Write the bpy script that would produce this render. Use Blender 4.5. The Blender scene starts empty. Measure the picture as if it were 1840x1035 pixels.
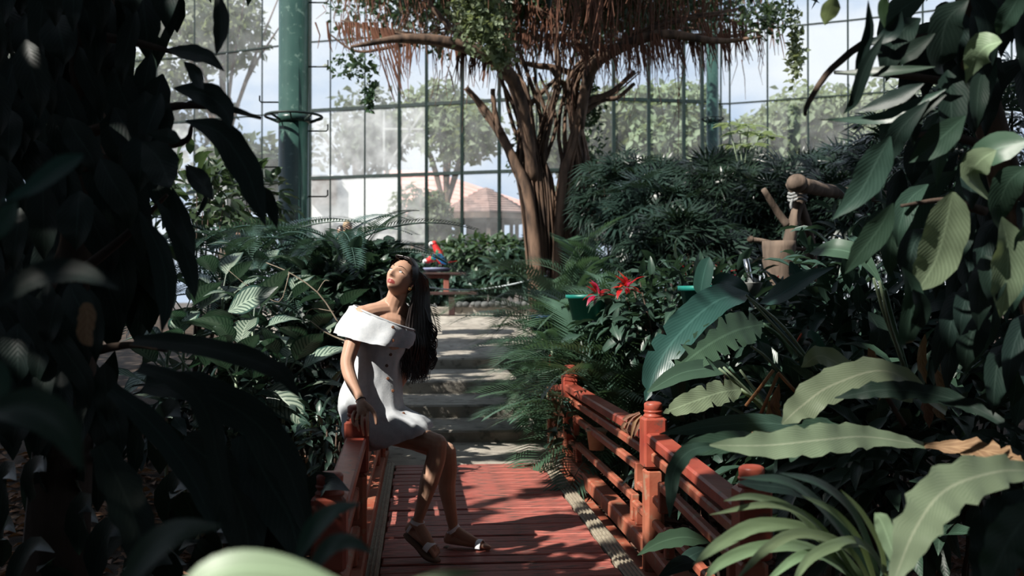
import bpy, bmesh, math, random
import numpy as np
from mathutils import Vector, Matrix, noise as mnoise
from mathutils.bvhtree import BVHTree
random.seed(7); rng = np.random.default_rng(7)
R = math.radians; PI = math.pi
scene = bpy.context.scene
COL = scene.collection

# ------------------------------------------------------------------ camera
FPX = 1789.0; CAMH = 1.41; YAW = R(5.36); PITCH = math.atan(17.5/FPX)
CAM = Vector((0, 0, CAMH))
FWD = Vector((math.sin(YAW)*math.cos(PITCH), math.cos(YAW)*math.cos(PITCH), math.sin(PITCH)))
RGT = Vector((math.cos(YAW), -math.sin(YAW), 0)); UPV = RGT.cross(FWD)
def at(px, py, d):
    return CAM + d*(FWD + RGT*((px-920)/FPX) + UPV*((517.5-py)/FPX))
def ray(px, py):
    return (FWD + RGT*((px-920)/FPX) + UPV*((517.5-py)/FPX)).normalized()
cd = bpy.data.cameras.new('camera'); cam = bpy.data.objects.new('camera', cd); COL.objects.link(cam)
cd.lens = 35.0; cd.sensor_width = 36.0; cd.clip_start = .05; cd.clip_end = 500
cam.matrix_world = Matrix((( RGT.x, UPV.x, -FWD.x, 0), (RGT.y, UPV.y, -FWD.y, 0), (RGT.z, UPV.z, -FWD.z, CAMH), (0, 0, 0, 1)))
cd.dof.use_dof = True; cd.dof.focus_distance = 5.45; cd.dof.aperture_fstop = 2.8
scene.camera = cam

# ------------------------------------------------------------------ sky, sun, exposure
SUN = Vector((-.60, -.40, .69)).normalized()          # towards the sun
w = bpy.data.worlds.new('world'); scene.world = w; w.use_nodes = True
nt = w.node_tree; N = nt.nodes; N.clear()
out = N.new('ShaderNodeOutputWorld'); bg = N.new('ShaderNodeBackground'); nt.links.new(bg.outputs[0], out.inputs[0])
tc = N.new('ShaderNodeTexCoord'); mp = N.new('ShaderNodeMapping'); mp.inputs['Scale'].default_value = (1.6, 1.6, 4.0)
nz = N.new('ShaderNodeTexNoise'); nz.inputs['Scale'].default_value = 2.2; nz.inputs['Detail'].default_value = 5
rp = N.new('ShaderNodeValToRGB'); rp.color_ramp.elements[0].position = .42; rp.color_ramp.elements[1].position = .62
rp.color_ramp.elements[0].color = (.44, .58, .80, 1); rp.color_ramp.elements[1].color = (.86, .90, .95, 1)
nt.links.new(tc.outputs['Generated'], mp.inputs[0]); nt.links.new(mp.outputs[0], nz.inputs[0])
nt.links.new(nz.outputs[0], rp.inputs[0]); nt.links.new(rp.outputs[0], bg.inputs[0]); bg.inputs[1].default_value = .95
sd = bpy.data.lights.new('sun', 'SUN'); so = bpy.data.objects.new('sun', sd); COL.objects.link(so)
sd.energy = 7.8; sd.angle = R(.53); sd.color = (1, .95, .87)
so.rotation_euler = (-SUN).to_track_quat('-Z', 'Y').to_euler(); so.location = (0, 0, 20)
vs = scene.view_settings; vs.view_transform = 'Standard'; vs.look = 'None'; vs.exposure = .2; vs.gamma = 1; vs.use_curve_mapping = False
scene.cycles.max_bounces = 6; scene.cycles.transparent_max_bounces = 12
scene.cycles.caustics_reflective = False; scene.cycles.caustics_refractive = False
scene.cycles.use_denoising = True

# ------------------------------------------------------------------ materials
MATS = {}
def base_mat(name):
    m = bpy.data.materials.new(name); m.use_nodes = True; nt = m.node_tree; nt.nodes.clear()
    o = nt.nodes.new('ShaderNodeOutputMaterial'); p = nt.nodes.new('ShaderNodeBsdfPrincipled')
    nt.links.new(p.outputs[0], o.inputs[0]); MATS[name] = m
    return m, nt, nt.nodes, nt.links, o, p
def setspec(p, rough, spec=.5, metal=0):
    p.inputs['Roughness'].default_value = rough; p.inputs['Specular IOR Level'].default_value = spec; p.inputs['Metallic'].default_value = metal
def mat(name, c1, c2=None, rough=.6, scale=8, detail=4, bump=0, spec=.4, metal=0, lo=.35, hi=.65, stretch=(1, 1, 1), bscale=None, c3=None, s3=40, p3=.62):
    m, nt, N, L, o, p = base_mat(name); setspec(p, rough, spec, metal)
    c2 = c2 or c1
    tc = N.new('ShaderNodeTexCoord'); mp = N.new('ShaderNodeMapping'); mp.inputs['Scale'].default_value = stretch
    L.new(tc.outputs['Object'], mp.inputs[0])
    nz = N.new('ShaderNodeTexNoise'); nz.inputs['Scale'].default_value = scale; nz.inputs['Detail'].default_value = detail
    L.new(mp.outputs[0], nz.inputs[0])
    rp = N.new('ShaderNodeValToRGB'); rp.color_ramp.elements[0].position = lo; rp.color_ramp.elements[1].position = hi
    rp.color_ramp.elements[0].color = (*c1, 1); rp.color_ramp.elements[1].color = (*c2, 1)
    L.new(nz.outputs[0], rp.inputs[0]); col = rp.outputs[0]
    if c3:
        n3 = N.new('ShaderNodeTexNoise'); n3.inputs['Scale'].default_value = s3; n3.inputs['Detail'].default_value = 6
        L.new(mp.outputs[0], n3.inputs[0])
        r3 = N.new('ShaderNodeValToRGB'); r3.color_ramp.elements[0].position = p3-.06; r3.color_ramp.elements[1].position = p3+.04
        L.new(n3.outputs[0], r3.inputs[0])
        mx = N.new('ShaderNodeMix'); mx.data_type = 'RGBA'; mx.inputs[7].default_value = (*c3, 1)
        L.new(r3.outputs[0], mx.inputs[0]); L.new(col, mx.inputs[6]); col = mx.outputs[2]
    L.new(col, p.inputs['Base Color'])
    if bump:
        b = N.new('ShaderNodeBump'); b.inputs['Strength'].default_value = bump; b.inputs['Distance'].default_value = .01
        nb = N.new('ShaderNodeTexNoise'); nb.inputs['Scale'].default_value = bscale or scale*3; nb.inputs['Detail'].default_value = 5
        L.new(mp.outputs[0], nb.inputs[0]); L.new(nb.outputs[0], b.inputs['Height']); L.new(b.outputs[0], p.inputs['Normal'])
    return m
def leafmat(name, base, vein=None, rough=.38, trans=.18, nv=14, veinamt=.35, rib=.03, tcol=None, mottle=0, spec=.5, vw=.25, tone=.45):
    m, nt, N, L, o, p = base_mat(name); setspec(p, rough, spec)
    vein = vein or tuple(min(1, c*2.0+.02) for c in base)
    tcol = tcol or (base[0]*2.1, base[1]*2.0, base[2]*1.3)
    uv = N.new('ShaderNodeUVMap'); sp = N.new('ShaderNodeSeparateXYZ'); L.new(uv.outputs[0], sp.inputs[0])
    def math_(op, a, b=None, c=None):
        n = N.new('ShaderNodeMath'); n.operation = op
        for i, v in enumerate((a, b, c)):
            if v is None: continue
            if isinstance(v, (int, float)): n.inputs[i].default_value = v
            else: L.new(v, n.inputs[i])
        return n.outputs[0]
    d = math_('ABSOLUTE', math_('SUBTRACT', sp.outputs[0], .5))
    ribm = math_('LESS_THAN', d, rib)
    tcn = N.new('ShaderNodeTexCoord')
    nz = N.new('ShaderNodeTexNoise'); nz.inputs['Scale'].default_value = 14; L.new(tcn.outputs['Object'], nz.inputs[0])
    ph = math_('MULTIPLY', math_('SUBTRACT', math_('MULTIPLY', sp.outputs[1], 1.0), math_('MULTIPLY', d, .55)), nv*2*PI)
    ph = math_('ADD', ph, math_('MULTIPLY', nz.outputs[0], 3.0 if mottle else .6))
    s = math_('MULTIPLY_ADD', math_('SINE', ph), .5, .5)
    vm = math_('GREATER_THAN', s, 1-vw)
    if mottle:
        vm = math_('MULTIPLY', math_('SMOOTH_MIN', math_('MULTIPLY', s, 1.5), 1.0, .1), math_('GREATER_THAN', .42, d))
    msk = math_('MAXIMUM', math_('MULTIPLY', vm, veinamt), math_('MULTIPLY', ribm, min(1, veinamt+.35)))
    mx = N.new('ShaderNodeMix'); mx.data_type = 'RGBA'; mx.inputs[6].default_value = (*base, 1); mx.inputs[7].default_value = (*vein, 1)
    L.new(msk, mx.inputs[0])
    oi = N.new('ShaderNodeObjectInfo')
    n2 = N.new('ShaderNodeTexNoise'); n2.inputs['Scale'].default_value = 3.0; L.new(tcn.outputs['Object'], n2.inputs[0])
    val = math_('ADD', math_('MULTIPLY', oi.outputs['Random'], tone), math_('MULTIPLY', n2.outputs[0], .8))
    val = math_('ADD', val, 1-.4-tone*.5)
    hs = N.new('ShaderNodeHueSaturation'); L.new(val, hs.inputs['Value']); L.new(mx.outputs[2], hs.inputs['Color'])
    L.new(math_('MULTIPLY_ADD', oi.outputs['Random'], .05, .475), hs.inputs['Hue'])
    L.new(hs.outputs[0], p.inputs['Base Color'])
    b = N.new('ShaderNodeBump'); b.inputs['Strength'].default_value = .10; b.inputs['Distance'].default_value = .003
    L.new(s, b.inputs['Height']); L.new(b.outputs[0], p.inputs['Normal'])
    if trans:
        t = N.new('ShaderNodeBsdfTranslucent'); t.inputs[0].default_value = (*tcol, 1)
        ms = N.new('ShaderNodeMixShader'); ms.inputs[0].default_value = trans
        L.new(p.outputs[0], ms.inputs[1]); L.new(t.outputs[0], ms.inputs[2]); L.new(ms.outputs[0], o.inputs[0])
    return m

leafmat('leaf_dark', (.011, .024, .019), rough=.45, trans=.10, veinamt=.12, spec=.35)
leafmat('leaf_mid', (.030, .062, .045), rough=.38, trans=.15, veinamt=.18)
leafmat('leaf_teal', (.022, .066, .054), rough=.38, trans=.2, nv=22, veinamt=.15)
leafmat('leaf_banana', (.060, .115, .078), rough=.38, trans=.25, nv=34, veinamt=.22, vw=.35)
leafmat('leaf_pale_lit', (.190, .255, .160), rough=.42, trans=.28, nv=18, veinamt=.3)  # lighter copy for leaves in the sun, brightness put into the colour
leafmat('leaf_nest', (.150, .205, .130), rough=.4, trans=.25, nv=26, veinamt=.25, vein=(.36, .40, .29), rib=.03)
leafmat('leaf_lily', (.155, .220, .125), rough=.36, trans=.25, nv=3, veinamt=.12, rib=.0)
leafmat('leaf_dumb', (.018, .050, .036), vein=(.29, .36, .28), rough=.36, trans=.15, nv=11, veinamt=.85, mottle=1, rib=.02)
leafmat('leaf_palm', (.050, .100, .062), rough=.40, trans=.2, nv=2, veinamt=.1, rib=0)
leafmat('leaf_cycad', (.042, .088, .070), rough=.36, trans=.12, nv=2, veinamt=.1, rib=0)
leafmat('leaf_rhapis', (.018, .036, .027), rough=.34, spec=.35, trans=.15, nv=2, veinamt=.1, rib=0)
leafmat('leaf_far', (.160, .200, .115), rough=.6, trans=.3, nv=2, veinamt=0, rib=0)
leafmat('leaf_far_dark', (.095, .125, .080), rough=.6, trans=.25, nv=2, veinamt=0, rib=0)
leafmat('leaf_ficus', (.045, .080, .040), rough=.4, trans=.2, nv=2, veinamt=0, rib=0)
leafmat('leaf_dead', (.16, .085, .048), vein=(.28, .17, .10), rough=.8, trans=.2, nv=6, veinamt=.4)
leafmat('leaf_litter', (.17, .085, .045), vein=(.3, .18, .1), rough=.85, trans=.1, nv=4, veinamt=.4, tone=.9)
leafmat('leaf_red', (.42, .012, .02), vein=(.5, .03, .03), rough=.4, trans=.3, nv=4, veinamt=.2, tcol=(.8, .03, .04))
mat('red_paint', (.27, .046, .030), (.35, .085, .052), rough=.42, scale=5, bump=.25, c3=(.13, .06, .045), s3=22, p3=.66)
mat('red_rail', (.30, .075, .042), (.34, .115, .066), rough=.5, scale=6, bump=.25, c3=(.30, .17, .11), s3=18, p3=.62)
mat('red_plank', (.26, .058, .046), (.42, .135, .105), rough=.55, scale=4, bump=.6, stretch=(1, 9, 9), bscale=10, c3=(.10, .060, .050), s3=7, p3=.57)
mat('strip_metal', (.22, .19, .14), (.33, .29, .22), rough=.55, scale=20, bump=.2, spec=.5)
mat('concrete', (.25, .225, .19), (.38, .35, .30), rough=.85, scale=3, bump=.5, bscale=60, c3=(.15, .14, .12), s3=9, p3=.62)
mat('soil', (.020, .014, .010), (.06, .038, .024), rough=.95, scale=6, bump=.9, bscale=40)
mat('green_paint', (.016, .046, .038), (.024, .062, .051), rough=.32, scale=3, bump=.1, spec=.5, c3=(.07, .12, .10), s3=14, p3=.66)
mat('frame_green', (.006, .015, .013), (.011, .026, .022), rough=.5, scale=9)
mat('bark', (.030, .019, .013), (.16, .098, .064), rough=.85, scale=9, bump=1, stretch=(1, 1, .25), bscale=14)
mat('bark_dark', (.035, .024, .018), (.08, .055, .04), rough=.9, scale=7, bump=1, stretch=(1, 1, .3), bscale=14)
mat('root', (.11, .045, .026), (.20, .085, .048), rough=.8, scale=3)
mat('log', (.075, .055, .042), (.17, .125, .095), rough=.85, scale=9, bump=.9, stretch=(1, 1, .2), bscale=20)
mat('twig', (.20, .16, .12), (.3, .25, .19), rough=.8, scale=9)
mat('petiole', (.16, .22, .14), (.24, .30, .2), rough=.45, scale=5)
mat('dry_stalk', (.42, .19, .08), (.52, .27, .13), rough=.7, scale=5)
mat('rope', (.15, .16, .16), (.3, .31, .31), rough=.8, scale=60)
mat('chain', (.45, .52, .54), (.6, .66, .68), rough=.5, scale=40)
mat('rock', (.05, .055, .055), (.13, .135, .13), rough=.9, scale=7, bump=.8)
mat('chrome', (.75, .77, .8), rough=.15, metal=1)
mat('bucket', (.22, .23, .22), (.3, .31, .29), rough=.8, scale=9)
mat('pot_teal', (.008, .14, .115), (.012, .19, .15), rough=.4, scale=5)
mat('pot_blue', (.012, .035, .09), (.02, .05, .12), rough=.35, scale=5)
mat('pot_pink', (.55, .22, .22), (.62, .28, .27), rough=.6, scale=5)
mat('pot_cream', (.36, .28, .17), (.44, .36, .24), rough=.7, scale=9)
mat('table_red', (.24, .075, .055), (.3, .11, .08), rough=.6, scale=5)
mat('table_dark', (.035, .018, .016), (.06, .03, .026), rough=.6, scale=5)
mat('tray_blue', (.20, .23, .36), (.26, .29, .42), rough=.4, scale=5)
mat('bird_red', (.52, .016, .02), (.6, .03, .025), rough=.6, scale=30)
mat('bird_blue', (.02, .16, .38), (.03, .22, .48), rough=.6, scale=30)
mat('bird_green', (.03, .16, .09), (.05, .22, .12), rough=.6, scale=30)
mat('bird_white', (.8, .78, .75), rough=.6); mat('bird_black', (.02, .02, .02), rough=.4)
mat('tile_pink', (.20, .135, .12), (.31, .21, .185), rough=.8, scale=3, bump=.3, c3=(.16, .11, .10), s3=2.2, p3=.6)
mat('roof_pink', (.60, .33, .28), (.70, .41, .36), rough=.8, scale=3)
mat('plaster', (.66, .66, .64), (.8, .8, .78), rough=.9, scale=2)
mat('plaster_grey', (.36, .36, .34), (.48, .47, .45), rough=.9, scale=2)
mat('kiosk_wood', (.07, .05, .042), (.13, .09, .07), rough=.8, scale=4)
mat('skin', (.42, .245, .17), (.48, .29, .205), rough=.45, scale=12, spec=.35)
MATS['skin'].node_tree.nodes['Principled BSDF'].inputs['Subsurface Weight'].default_value = .08
MATS['skin'].node_tree.nodes['Principled BSDF'].inputs['Subsurface Radius'].default_value = (.02, .008, .004)
mat('lips', (.30, .065, .058), (.34, .085, .072), rough=.35, scale=30)
mat('brow', (.035, .02, .015), rough=.7)
mat('hair_dark', (.012, .009, .009), (.022, .016, .015), rough=.34, scale=30, spec=.6)
mat('hair_tan', (.30, .2, .11), (.38, .27, .16), rough=.5, scale=30)
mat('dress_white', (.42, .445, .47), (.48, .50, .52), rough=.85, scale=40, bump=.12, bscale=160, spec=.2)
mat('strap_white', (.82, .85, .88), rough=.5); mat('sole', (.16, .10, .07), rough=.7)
mat('button', (.13, .055, .03), rough=.35); mat('gold', (.8, .5, .22), rough=.25, metal=1)
mat('black_band', (.015, .015, .018), rough=.6)
mat('eye_white', (.8, .79, .77), rough=.2); mat('iris', (.035, .018, .01), rough=.15)
mat('shirt_blue', (.35, .42, .6), rough=.8); mat('shirt_dark', (.03, .03, .035), rough=.8); mat('shirt_grey', (.2, .18, .16), rough=.8)
# dusty glass / fine mesh panes: mostly clear, with a veil of dirt that catches the light
def panemat(name, haze, sc=2.5):
    m, nt, N, L, o, p = base_mat(name)
    p.inputs['Base Color'].default_value = (.80, .82, .82, 1); setspec(p, .8, .3)
    tl = N.new('ShaderNodeBsdfTranslucent'); tl.inputs[0].default_value = (.80, .82, .82, 1)
    md = N.new('ShaderNodeMixShader'); md.inputs[0].default_value = .4; L.new(p.outputs[0], md.inputs[1]); L.new(tl.outputs[0], md.inputs[2])
    tr = N.new('ShaderNodeBsdfTransparent'); tr.inputs[0].default_value = (.93, .96, .97, 1)
    mx = N.new('ShaderNodeMixShader'); tc = N.new('ShaderNodeTexCoord')
    nz = N.new('ShaderNodeTexNoise'); nz.inputs['Scale'].default_value = sc; nz.inputs['Detail'].default_value = 5
    L.new(tc.outputs['Object'], nz.inputs[0])
    mr = N.new('ShaderNodeMapRange'); mr.inputs[1].default_value = .3; mr.inputs[2].default_value = .7
    mr.inputs[3].default_value = haze*.6; mr.inputs[4].default_value = haze*1.5
    L.new(nz.outputs[0], mr.inputs[0]); L.new(mr.outputs[0], mx.inputs[0])
    L.new(tr.outputs[0], mx.inputs[1]); L.new(md.outputs[0], mx.inputs[2]); L.new(mx.outputs[0], o.inputs[0])
panemat('pane_clear', .13); panemat('pane_dusty', .46)

# ------------------------------------------------------------------ mesh helpers
def link(o, parent=None):
    COL.objects.link(o)
    if parent is not None: o.parent = parent
    return o
def tag(o, label=None, cat=None, group=None, kind=None):
    for k, v in (('label', label), ('category', cat), ('group', group), ('kind', kind)):
        if v: o[k] = v
    return o
def thing(name, label, cat, loc=(0, 0, 0), group=None, kind=None):
    o = bpy.data.objects.new(name, None); o.location = loc; o.empty_display_size = .1; link(o)
    return tag(o, label, cat, group, kind)
def catmull(pts, n):
    P = [Vector(p) for p in pts]
    if len(P) == 2: return [P[0].lerp(P[1], i/(n)) for i in range(n+1)]
    Q = [P[0]*2-P[1]] + P + [P[-1]*2-P[-2]]; out = []; m = len(P)-1
    for i in range(n+1):
        u = i/n*m; k = min(int(u), m-1); t = u-k
        a, b, c, d = Q[k:k+4]
        out.append(.5*((2*b)+(c-a)*t+(2*a-5*b+4*c-d)*t*t+(3*b-a-3*c+d)*t*t*t))
    return out
def lerp_list(v, n):
    if isinstance(v, (int, float)): return [v]*(n+1)
    m = len(v)-1; out = []
    for i in range(n+1):
        u = i/n*m; k = min(int(u), m-1); out.append(v[k]+(v[k+1]-v[k])*(u-k))
    return out
PROF = {
 'lance': [.05, .45, .8, .97, 1, .93, .78, .55, .28, .02],
 'oval': [.05, .55, .88, 1, .98, .88, .70, .46, .2, .02],
 'strap': [.55, .75, .9, 1, 1, .97, .9, .75, .48, .04],
 'nest': [.25, .45, .68, .88, 1, 1, .95, .82, .52, .06],
 'banana': [.10, .75, .95, 1, 1, .98, .92, .8, .55, .05],
 'drip': [.05, .6, .95, 1, .9, .72, .5, .28, .12, .01],
 'needle': [.7, .9, 1, 1, .95, .85, .7, .5, .3, .05]}
class MB:
    def __init__(s): s.v = []; s.f = []; s.uv = []; s.mi = []; s.cur = 0
    def vert(s, p, uv=(0, 0)): s.v.append(tuple(p)); s.uv.append(uv); return len(s.v)-1
    def face(s, *i): s.f.append(i); s.mi.append(s.cur)
    def box(s, c, size, rot=None, bev=0):
        c = Vector(c); hx, hy, hz = size[0]/2, size[1]/2, size[2]/2; M3 = rot or Matrix.Identity(3)
        if bev <= 0:
            i = [s.vert(c+M3@Vector((x*hx, y*hy, z*hz))) for z in (-1, 1) for y in (-1, 1) for x in (-1, 1)]
            for q in ((0, 2, 3, 1), (4, 5, 7, 6), (0, 1, 5, 4), (2, 6, 7, 3), (0, 4, 6, 2), (1, 3, 7, 5)): s.face(*[i[k] for k in q])
        else:
            b = min(bev, hx*.9, hy*.9, hz*.9); rings = []
            for (dx, dz) in ((b, -hz), (0, -hz+b), (0, hz-b), (b, hz)):
                X, Y = hx-dx, hy-dx; c2 = b if dx == 0 else b*.6
                rg = [(X, -Y+c2), (X, Y-c2), (X-c2, Y), (-X+c2, Y), (-X, Y-c2), (-X, -Y+c2), (-X+c2, -Y), (X-c2, -Y)]
                rings.append([s.vert(c+M3@Vector((x, y, dz))) for x, y in rg])
            for a, bb in zip(rings, rings[1:]):
                for k in range(8): s.face(a[k], a[(k+1) % 8], bb[(k+1) % 8], bb[k])
            s.face(*reversed(rings[0])); s.face(*rings[-1])
        return s
    def beam(s, a, b, wd, ht, bev=.008, up=Vector((0, 0, 1))):
        a, b = Vector(a), Vector(b); t = (b-a); L = t.length; t.normalize(); sd = t.cross(up).normalized(); u = sd.cross(t)
        M3 = Matrix((sd, t, u)).transposed()
        return s.box((a+b)/2, (wd, L, ht), M3, bev)
    def tube(s, pts, rad, sides=6, n=None, cap=True, wob=0):
        P = catmull(pts, n) if n else [Vector(p) for p in pts]; m = len(P)-1; rr = lerp_list(rad, m)
        t0 = (P[1]-P[0]).normalized(); ref = Vector((0, 0, 1)) if abs(t0.z) < .9 else Vector((1, 0, 0))
        sd = t0.cross(ref).normalized(); rings = []
        for i, p in enumerate(P):
            t = (P[min(i+1, m)]-P[max(i-1, 0)]).normalized()
            sd = (sd-t*sd.dot(t)).normalized(); u = t.cross(sd)
            rings.append([s.vert(p+(sd*math.cos(a)+u*math.sin(a))*rr[i]*(1+wob*random.uniform(-1, 1)), (k/sides, i/m)) for k in range(sides) for a in (2*PI*k/sides,)])
        for a, b in zip(rings, rings[1:]):
            for k in range(sides): s.face(a[k], a[(k+1) % sides], b[(k+1) % sides], b[k])
        if cap: s.face(*reversed(rings[0])); s.face(*rings[-1])
        return s
    def lathe(s, prof, c=(0, 0, 0), sides=16, axis=None):
        c = Vector(c); rings = []; M3 = axis.to_track_quat('Z', 'Y').to_matrix() if axis else Matrix.Identity(3)
        for r, z in prof: rings.append([s.vert(c+M3@Vector((r*math.cos(2*PI*k/sides), r*math.sin(2*PI*k/sides), z))) for k in range(sides)])
        for a, b in zip(rings, rings[1:]):
            for k in range(sides): s.face(a[k], a[(k+1) % sides], b[(k+1) % sides], b[k])
        s.face(*reversed(rings[0])); s.face(*rings[-1]); return s
    def loft(s, rings, closed=True, cap=(False, False)):
        idx = [[s.vert(p) for p in r] for r in rings]; n = len(rings[0])
        for a, b in zip(idx, idx[1:]):
            for k in range(n if closed else n-1): s.face(a[k], a[(k+1) % n], b[(k+1) % n], b[k])
        if cap[0]: s.face(*reversed(idx[0]))
        if cap[1]: s.face(*idx[-1])
        return s
    def ell(s, c, r, M3=None, seg=12, ring=8):
        c = Vector(c); M3 = M3 or Matrix.Identity(3)
        if isinstance(r, (int, float)): r = (r, r, r)
        top = s.vert(c+M3@Vector((0, 0, r[2]))); bot = s.vert(c-M3@Vector((0, 0, r[2]))); rg = []
        for i in range(1, ring):
            a = PI*i/ring
            rg.append([s.vert(c+M3@Vector((r[0]*math.sin(a)*math.cos(2*PI*k/seg), r[1]*math.sin(a)*math.sin(2*PI*k/seg), r[2]*math.cos(a)))) for k in range(seg)])
        for k in range(seg):
            s.face(top, rg[0][k], rg[0][(k+1) % seg]); s.face(bot, rg[-1][(k+1) % seg], rg[-1][k])
        for a, b in zip(rg, rg[1:]):
            for k in range(seg): s.face(a[k], b[k], b[(k+1) % seg], a[(k+1) % seg])
        return s
    def leaf(s, pts, width, prof='lance', n=12, fold=.25, wave=0, nw=5, nrm=None, cross=4, ph=0, split=0, stalk=None):
        P = catmull(pts, n); pr = lerp_list(PROF[prof], n); nrm = Vector(nrm) if nrm is not None else Vector((0, 0, 1)); rows = []
        if stalk: s.tube(stalk, [width*.055, width*.04], 4, n=4, cap=False)
        for i, p in enumerate(P):
            t = (P[min(i+1, n)]-P[max(i-1, 0)]).normalized()
            sd = t.cross(nrm)
            if sd.length < .05: sd = t.cross(nrm+Vector((.3, .2, .1)))
            sd.normalize(); up = sd.cross(t); hw = width*.5*pr[i]; row = []
            notch = split and i % 5 == 2 and random.random() < split
            for k in range(cross+1):
                c = k/cross*2-1
                if wave and k in (0, cross): c *= 1+wave*1.1*math.sin(ph*2+nw*2.3*PI*i/n+(2.1 if c > 0 else 0))+wave*.8*math.sin(ph+nw*5.1*PI*i/n+k)
                if notch and k in (0, cross): c *= random.uniform(.35, .6)
                wv = wave*width*math.sin(ph+nw*2*PI*i/n+(1.7 if c > 0 else 0))*abs(c)**1.5*min(1, pr[i]*1.3)
                row.append(s.vert(p+sd*(c*hw)+up*(fold*abs(c)*hw+wv), (k/cross, i/n)))
            rows.append(row)
        for i, (a, b) in enumerate(zip(rows, rows[1:])):
            for k in range(cross):
                s.face(a[k], a[k+1], b[k+1], b[k])
        return s
    def mesh(s, name, mats, smooth=True):
        me = bpy.data.meshes.new(name); me.from_pydata(s.v, [], s.f)
        if not isinstance(mats, (list, tuple)): mats = [mats]
        for m in mats: me.materials.append(MATS[m])
        uvl = me.uv_layers.new(name='UVMap'); li = np.empty(len(me.loops), dtype=np.int32); me.loops.foreach_get('vertex_index', li)
        uvl.data.foreach_set('uv', np.array(s.uv, dtype=np.float32)[li].ravel())
        if len(mats) > 1: me.polygons.foreach_set('material_index', s.mi)
        me.polygons.foreach_set('use_smooth', [bool(smooth)]*len(me.polygons)); me.update(); return me
    def build(s, name, mats, parent=None, smooth=True):
        o = bpy.data.objects.new(name, s.mesh(name, mats, smooth)); link(o, parent)
        if parent is not None: o.matrix_parent_inverse = Matrix.Translation(-parent.location)
        return o
def inst(name, me, parent, M):
    """a child that shares mesh data; M is its world matrix"""
    o = bpy.data.objects.new(name, me); COL.objects.link(o); o.parent = parent
    o.matrix_parent_inverse = Matrix.Translation(-parent.location); o.matrix_basis = M
    return o
def np_mesh(name, V, F, mats, uv=None, smooth=True):
    me = bpy.data.meshes.new(name); nf, k = F.shape
    me.vertices.add(len(V)); me.vertices.foreach_set('co', V.astype(np.float32).ravel())
    me.loops.add(nf*k); me.loops.foreach_set('vertex_index', F.astype(np.int32).ravel())
    me.polygons.add(nf); me.polygons.foreach_set('loop_start', np.arange(0, nf*k, k, dtype=np.int32))
    me.materials.append(MATS[mats])
    if uv is not None:
        ul = me.uv_layers.new(name='UVMap'); ul.data.foreach_set('uv', uv[F.ravel()].astype(np.float32).ravel())
    me.polygons.foreach_set('use_smooth', np.full(nf, smooth)); me.update(calc_edges=True); return me
def unit(a): return a/np.maximum(1e-9, np.linalg.norm(a, axis=-1, keepdims=True))
LT2 = np.array([[0, 0, 0], [-.36, .22, .05], [0, .22, 0], [.36, .22, .05], [-.5, .5, .05], [0, .5, -.03], [.5, .5, .05], [-.30, .8, -.06], [0, .8, -.12], [.30, .8, -.06], [0, 1, -.24]])
LUV2 = LT2[:, :2]+np.array([.5, 0])
LF2 = np.array([[0, 2, 1], [0, 3, 2], [1, 2, 4], [2, 5, 4], [2, 3, 5], [3, 6, 5], [4, 5, 7], [5, 8, 7], [5, 6, 8], [6, 9, 8], [7, 8, 10], [8, 9, 10]])
LT1 = np.array([[0, 0, 0], [-.5, .45, .08], [0, .45, -.04], [.5, .45, .08], [0, 1, -.18]]); LUV1 = np.array([[.5, 0], [0, .5], [.5, .5], [1, .5], [.5, 1]])
LF1 = np.array([[0, 2, 1], [0, 3, 2], [1, 2, 4], [2, 3, 4]])
def leaf_cloud(name, C, D, Nn, Ls, Ws, matname, fine=False):
    """many small bent leaves: base points C, directions D, normals Nn"""
    D = unit(D); S = unit(np.cross(D, Nn)); U = np.cross(S, D); n = len(C); LT, LF, LUV = (LT2, LF2, LUV2) if fine else (LT1, LF1, LUV1)
    V = (C[:, None, :] + LT[None, :, 0, None]*(S*Ws[:, None])[:, None, :] + LT[None, :, 1, None]*(D*Ls[:, None])[:, None, :]
         + LT[None, :, 2, None]*(U*Ls[:, None])[:, None, :]).reshape(-1, 3)
    F = (LF[None]+np.arange(n)[:, None, None]*len(LT)).reshape(-1, 3)
    return np_mesh(name, V, F, matname, np.tile(LUV, (n, 1)))
def rnd_dirs(n, zlo=-1, zhi=1):
    z = rng.uniform(zlo, zhi, n); a = rng.uniform(0, 2*PI, n); r = np.sqrt(np.maximum(0, 1-z*z))
    return np.stack([r*np.cos(a), r*np.sin(a), z], 1)
def wobj(name, me, parent=None):
    o = bpy.data.objects.new(name, me); link(o, parent)
    if parent is not None: o.matrix_parent_inverse = Matrix.Translation(-parent.location)
    return o
def smooth01(t): t = max(0, min(1, t)); return t*t*(3-2*t)
def gh(x, y):
    """garden ground height"""
    h = -.45+smooth01((y-7.2)/6.3)*1.0+smooth01((y-14)/7)*.5
    return h+.05*mnoise.noise(Vector((x*.6, y*.6, 0)))
# ================================================================== SETTING
# ground
nx, ny = 90, 120; V = []; 
for j in range(ny+1):
    for i in range(nx+1):
        x = -30+60*i/nx; y = -8+78*(j/ny)**1.25
        h = gh(x, y)
        if 8.3 < y < 21 and -.9 < x < 1.6: h -= .35
        V.append((x, y, h))
F = np.array([(j*(nx+1)+i, j*(nx+1)+i+1, (j+1)*(nx+1)+i+1, (j+1)*(nx+1)+i) for j in range(ny) for i in range(nx)])
tag(wobj('ground', np_mesh('ground', np.array(V), F, 'soil')), 'dark garden soil under the plants and bridge', 'ground', kind='structure')

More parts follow.
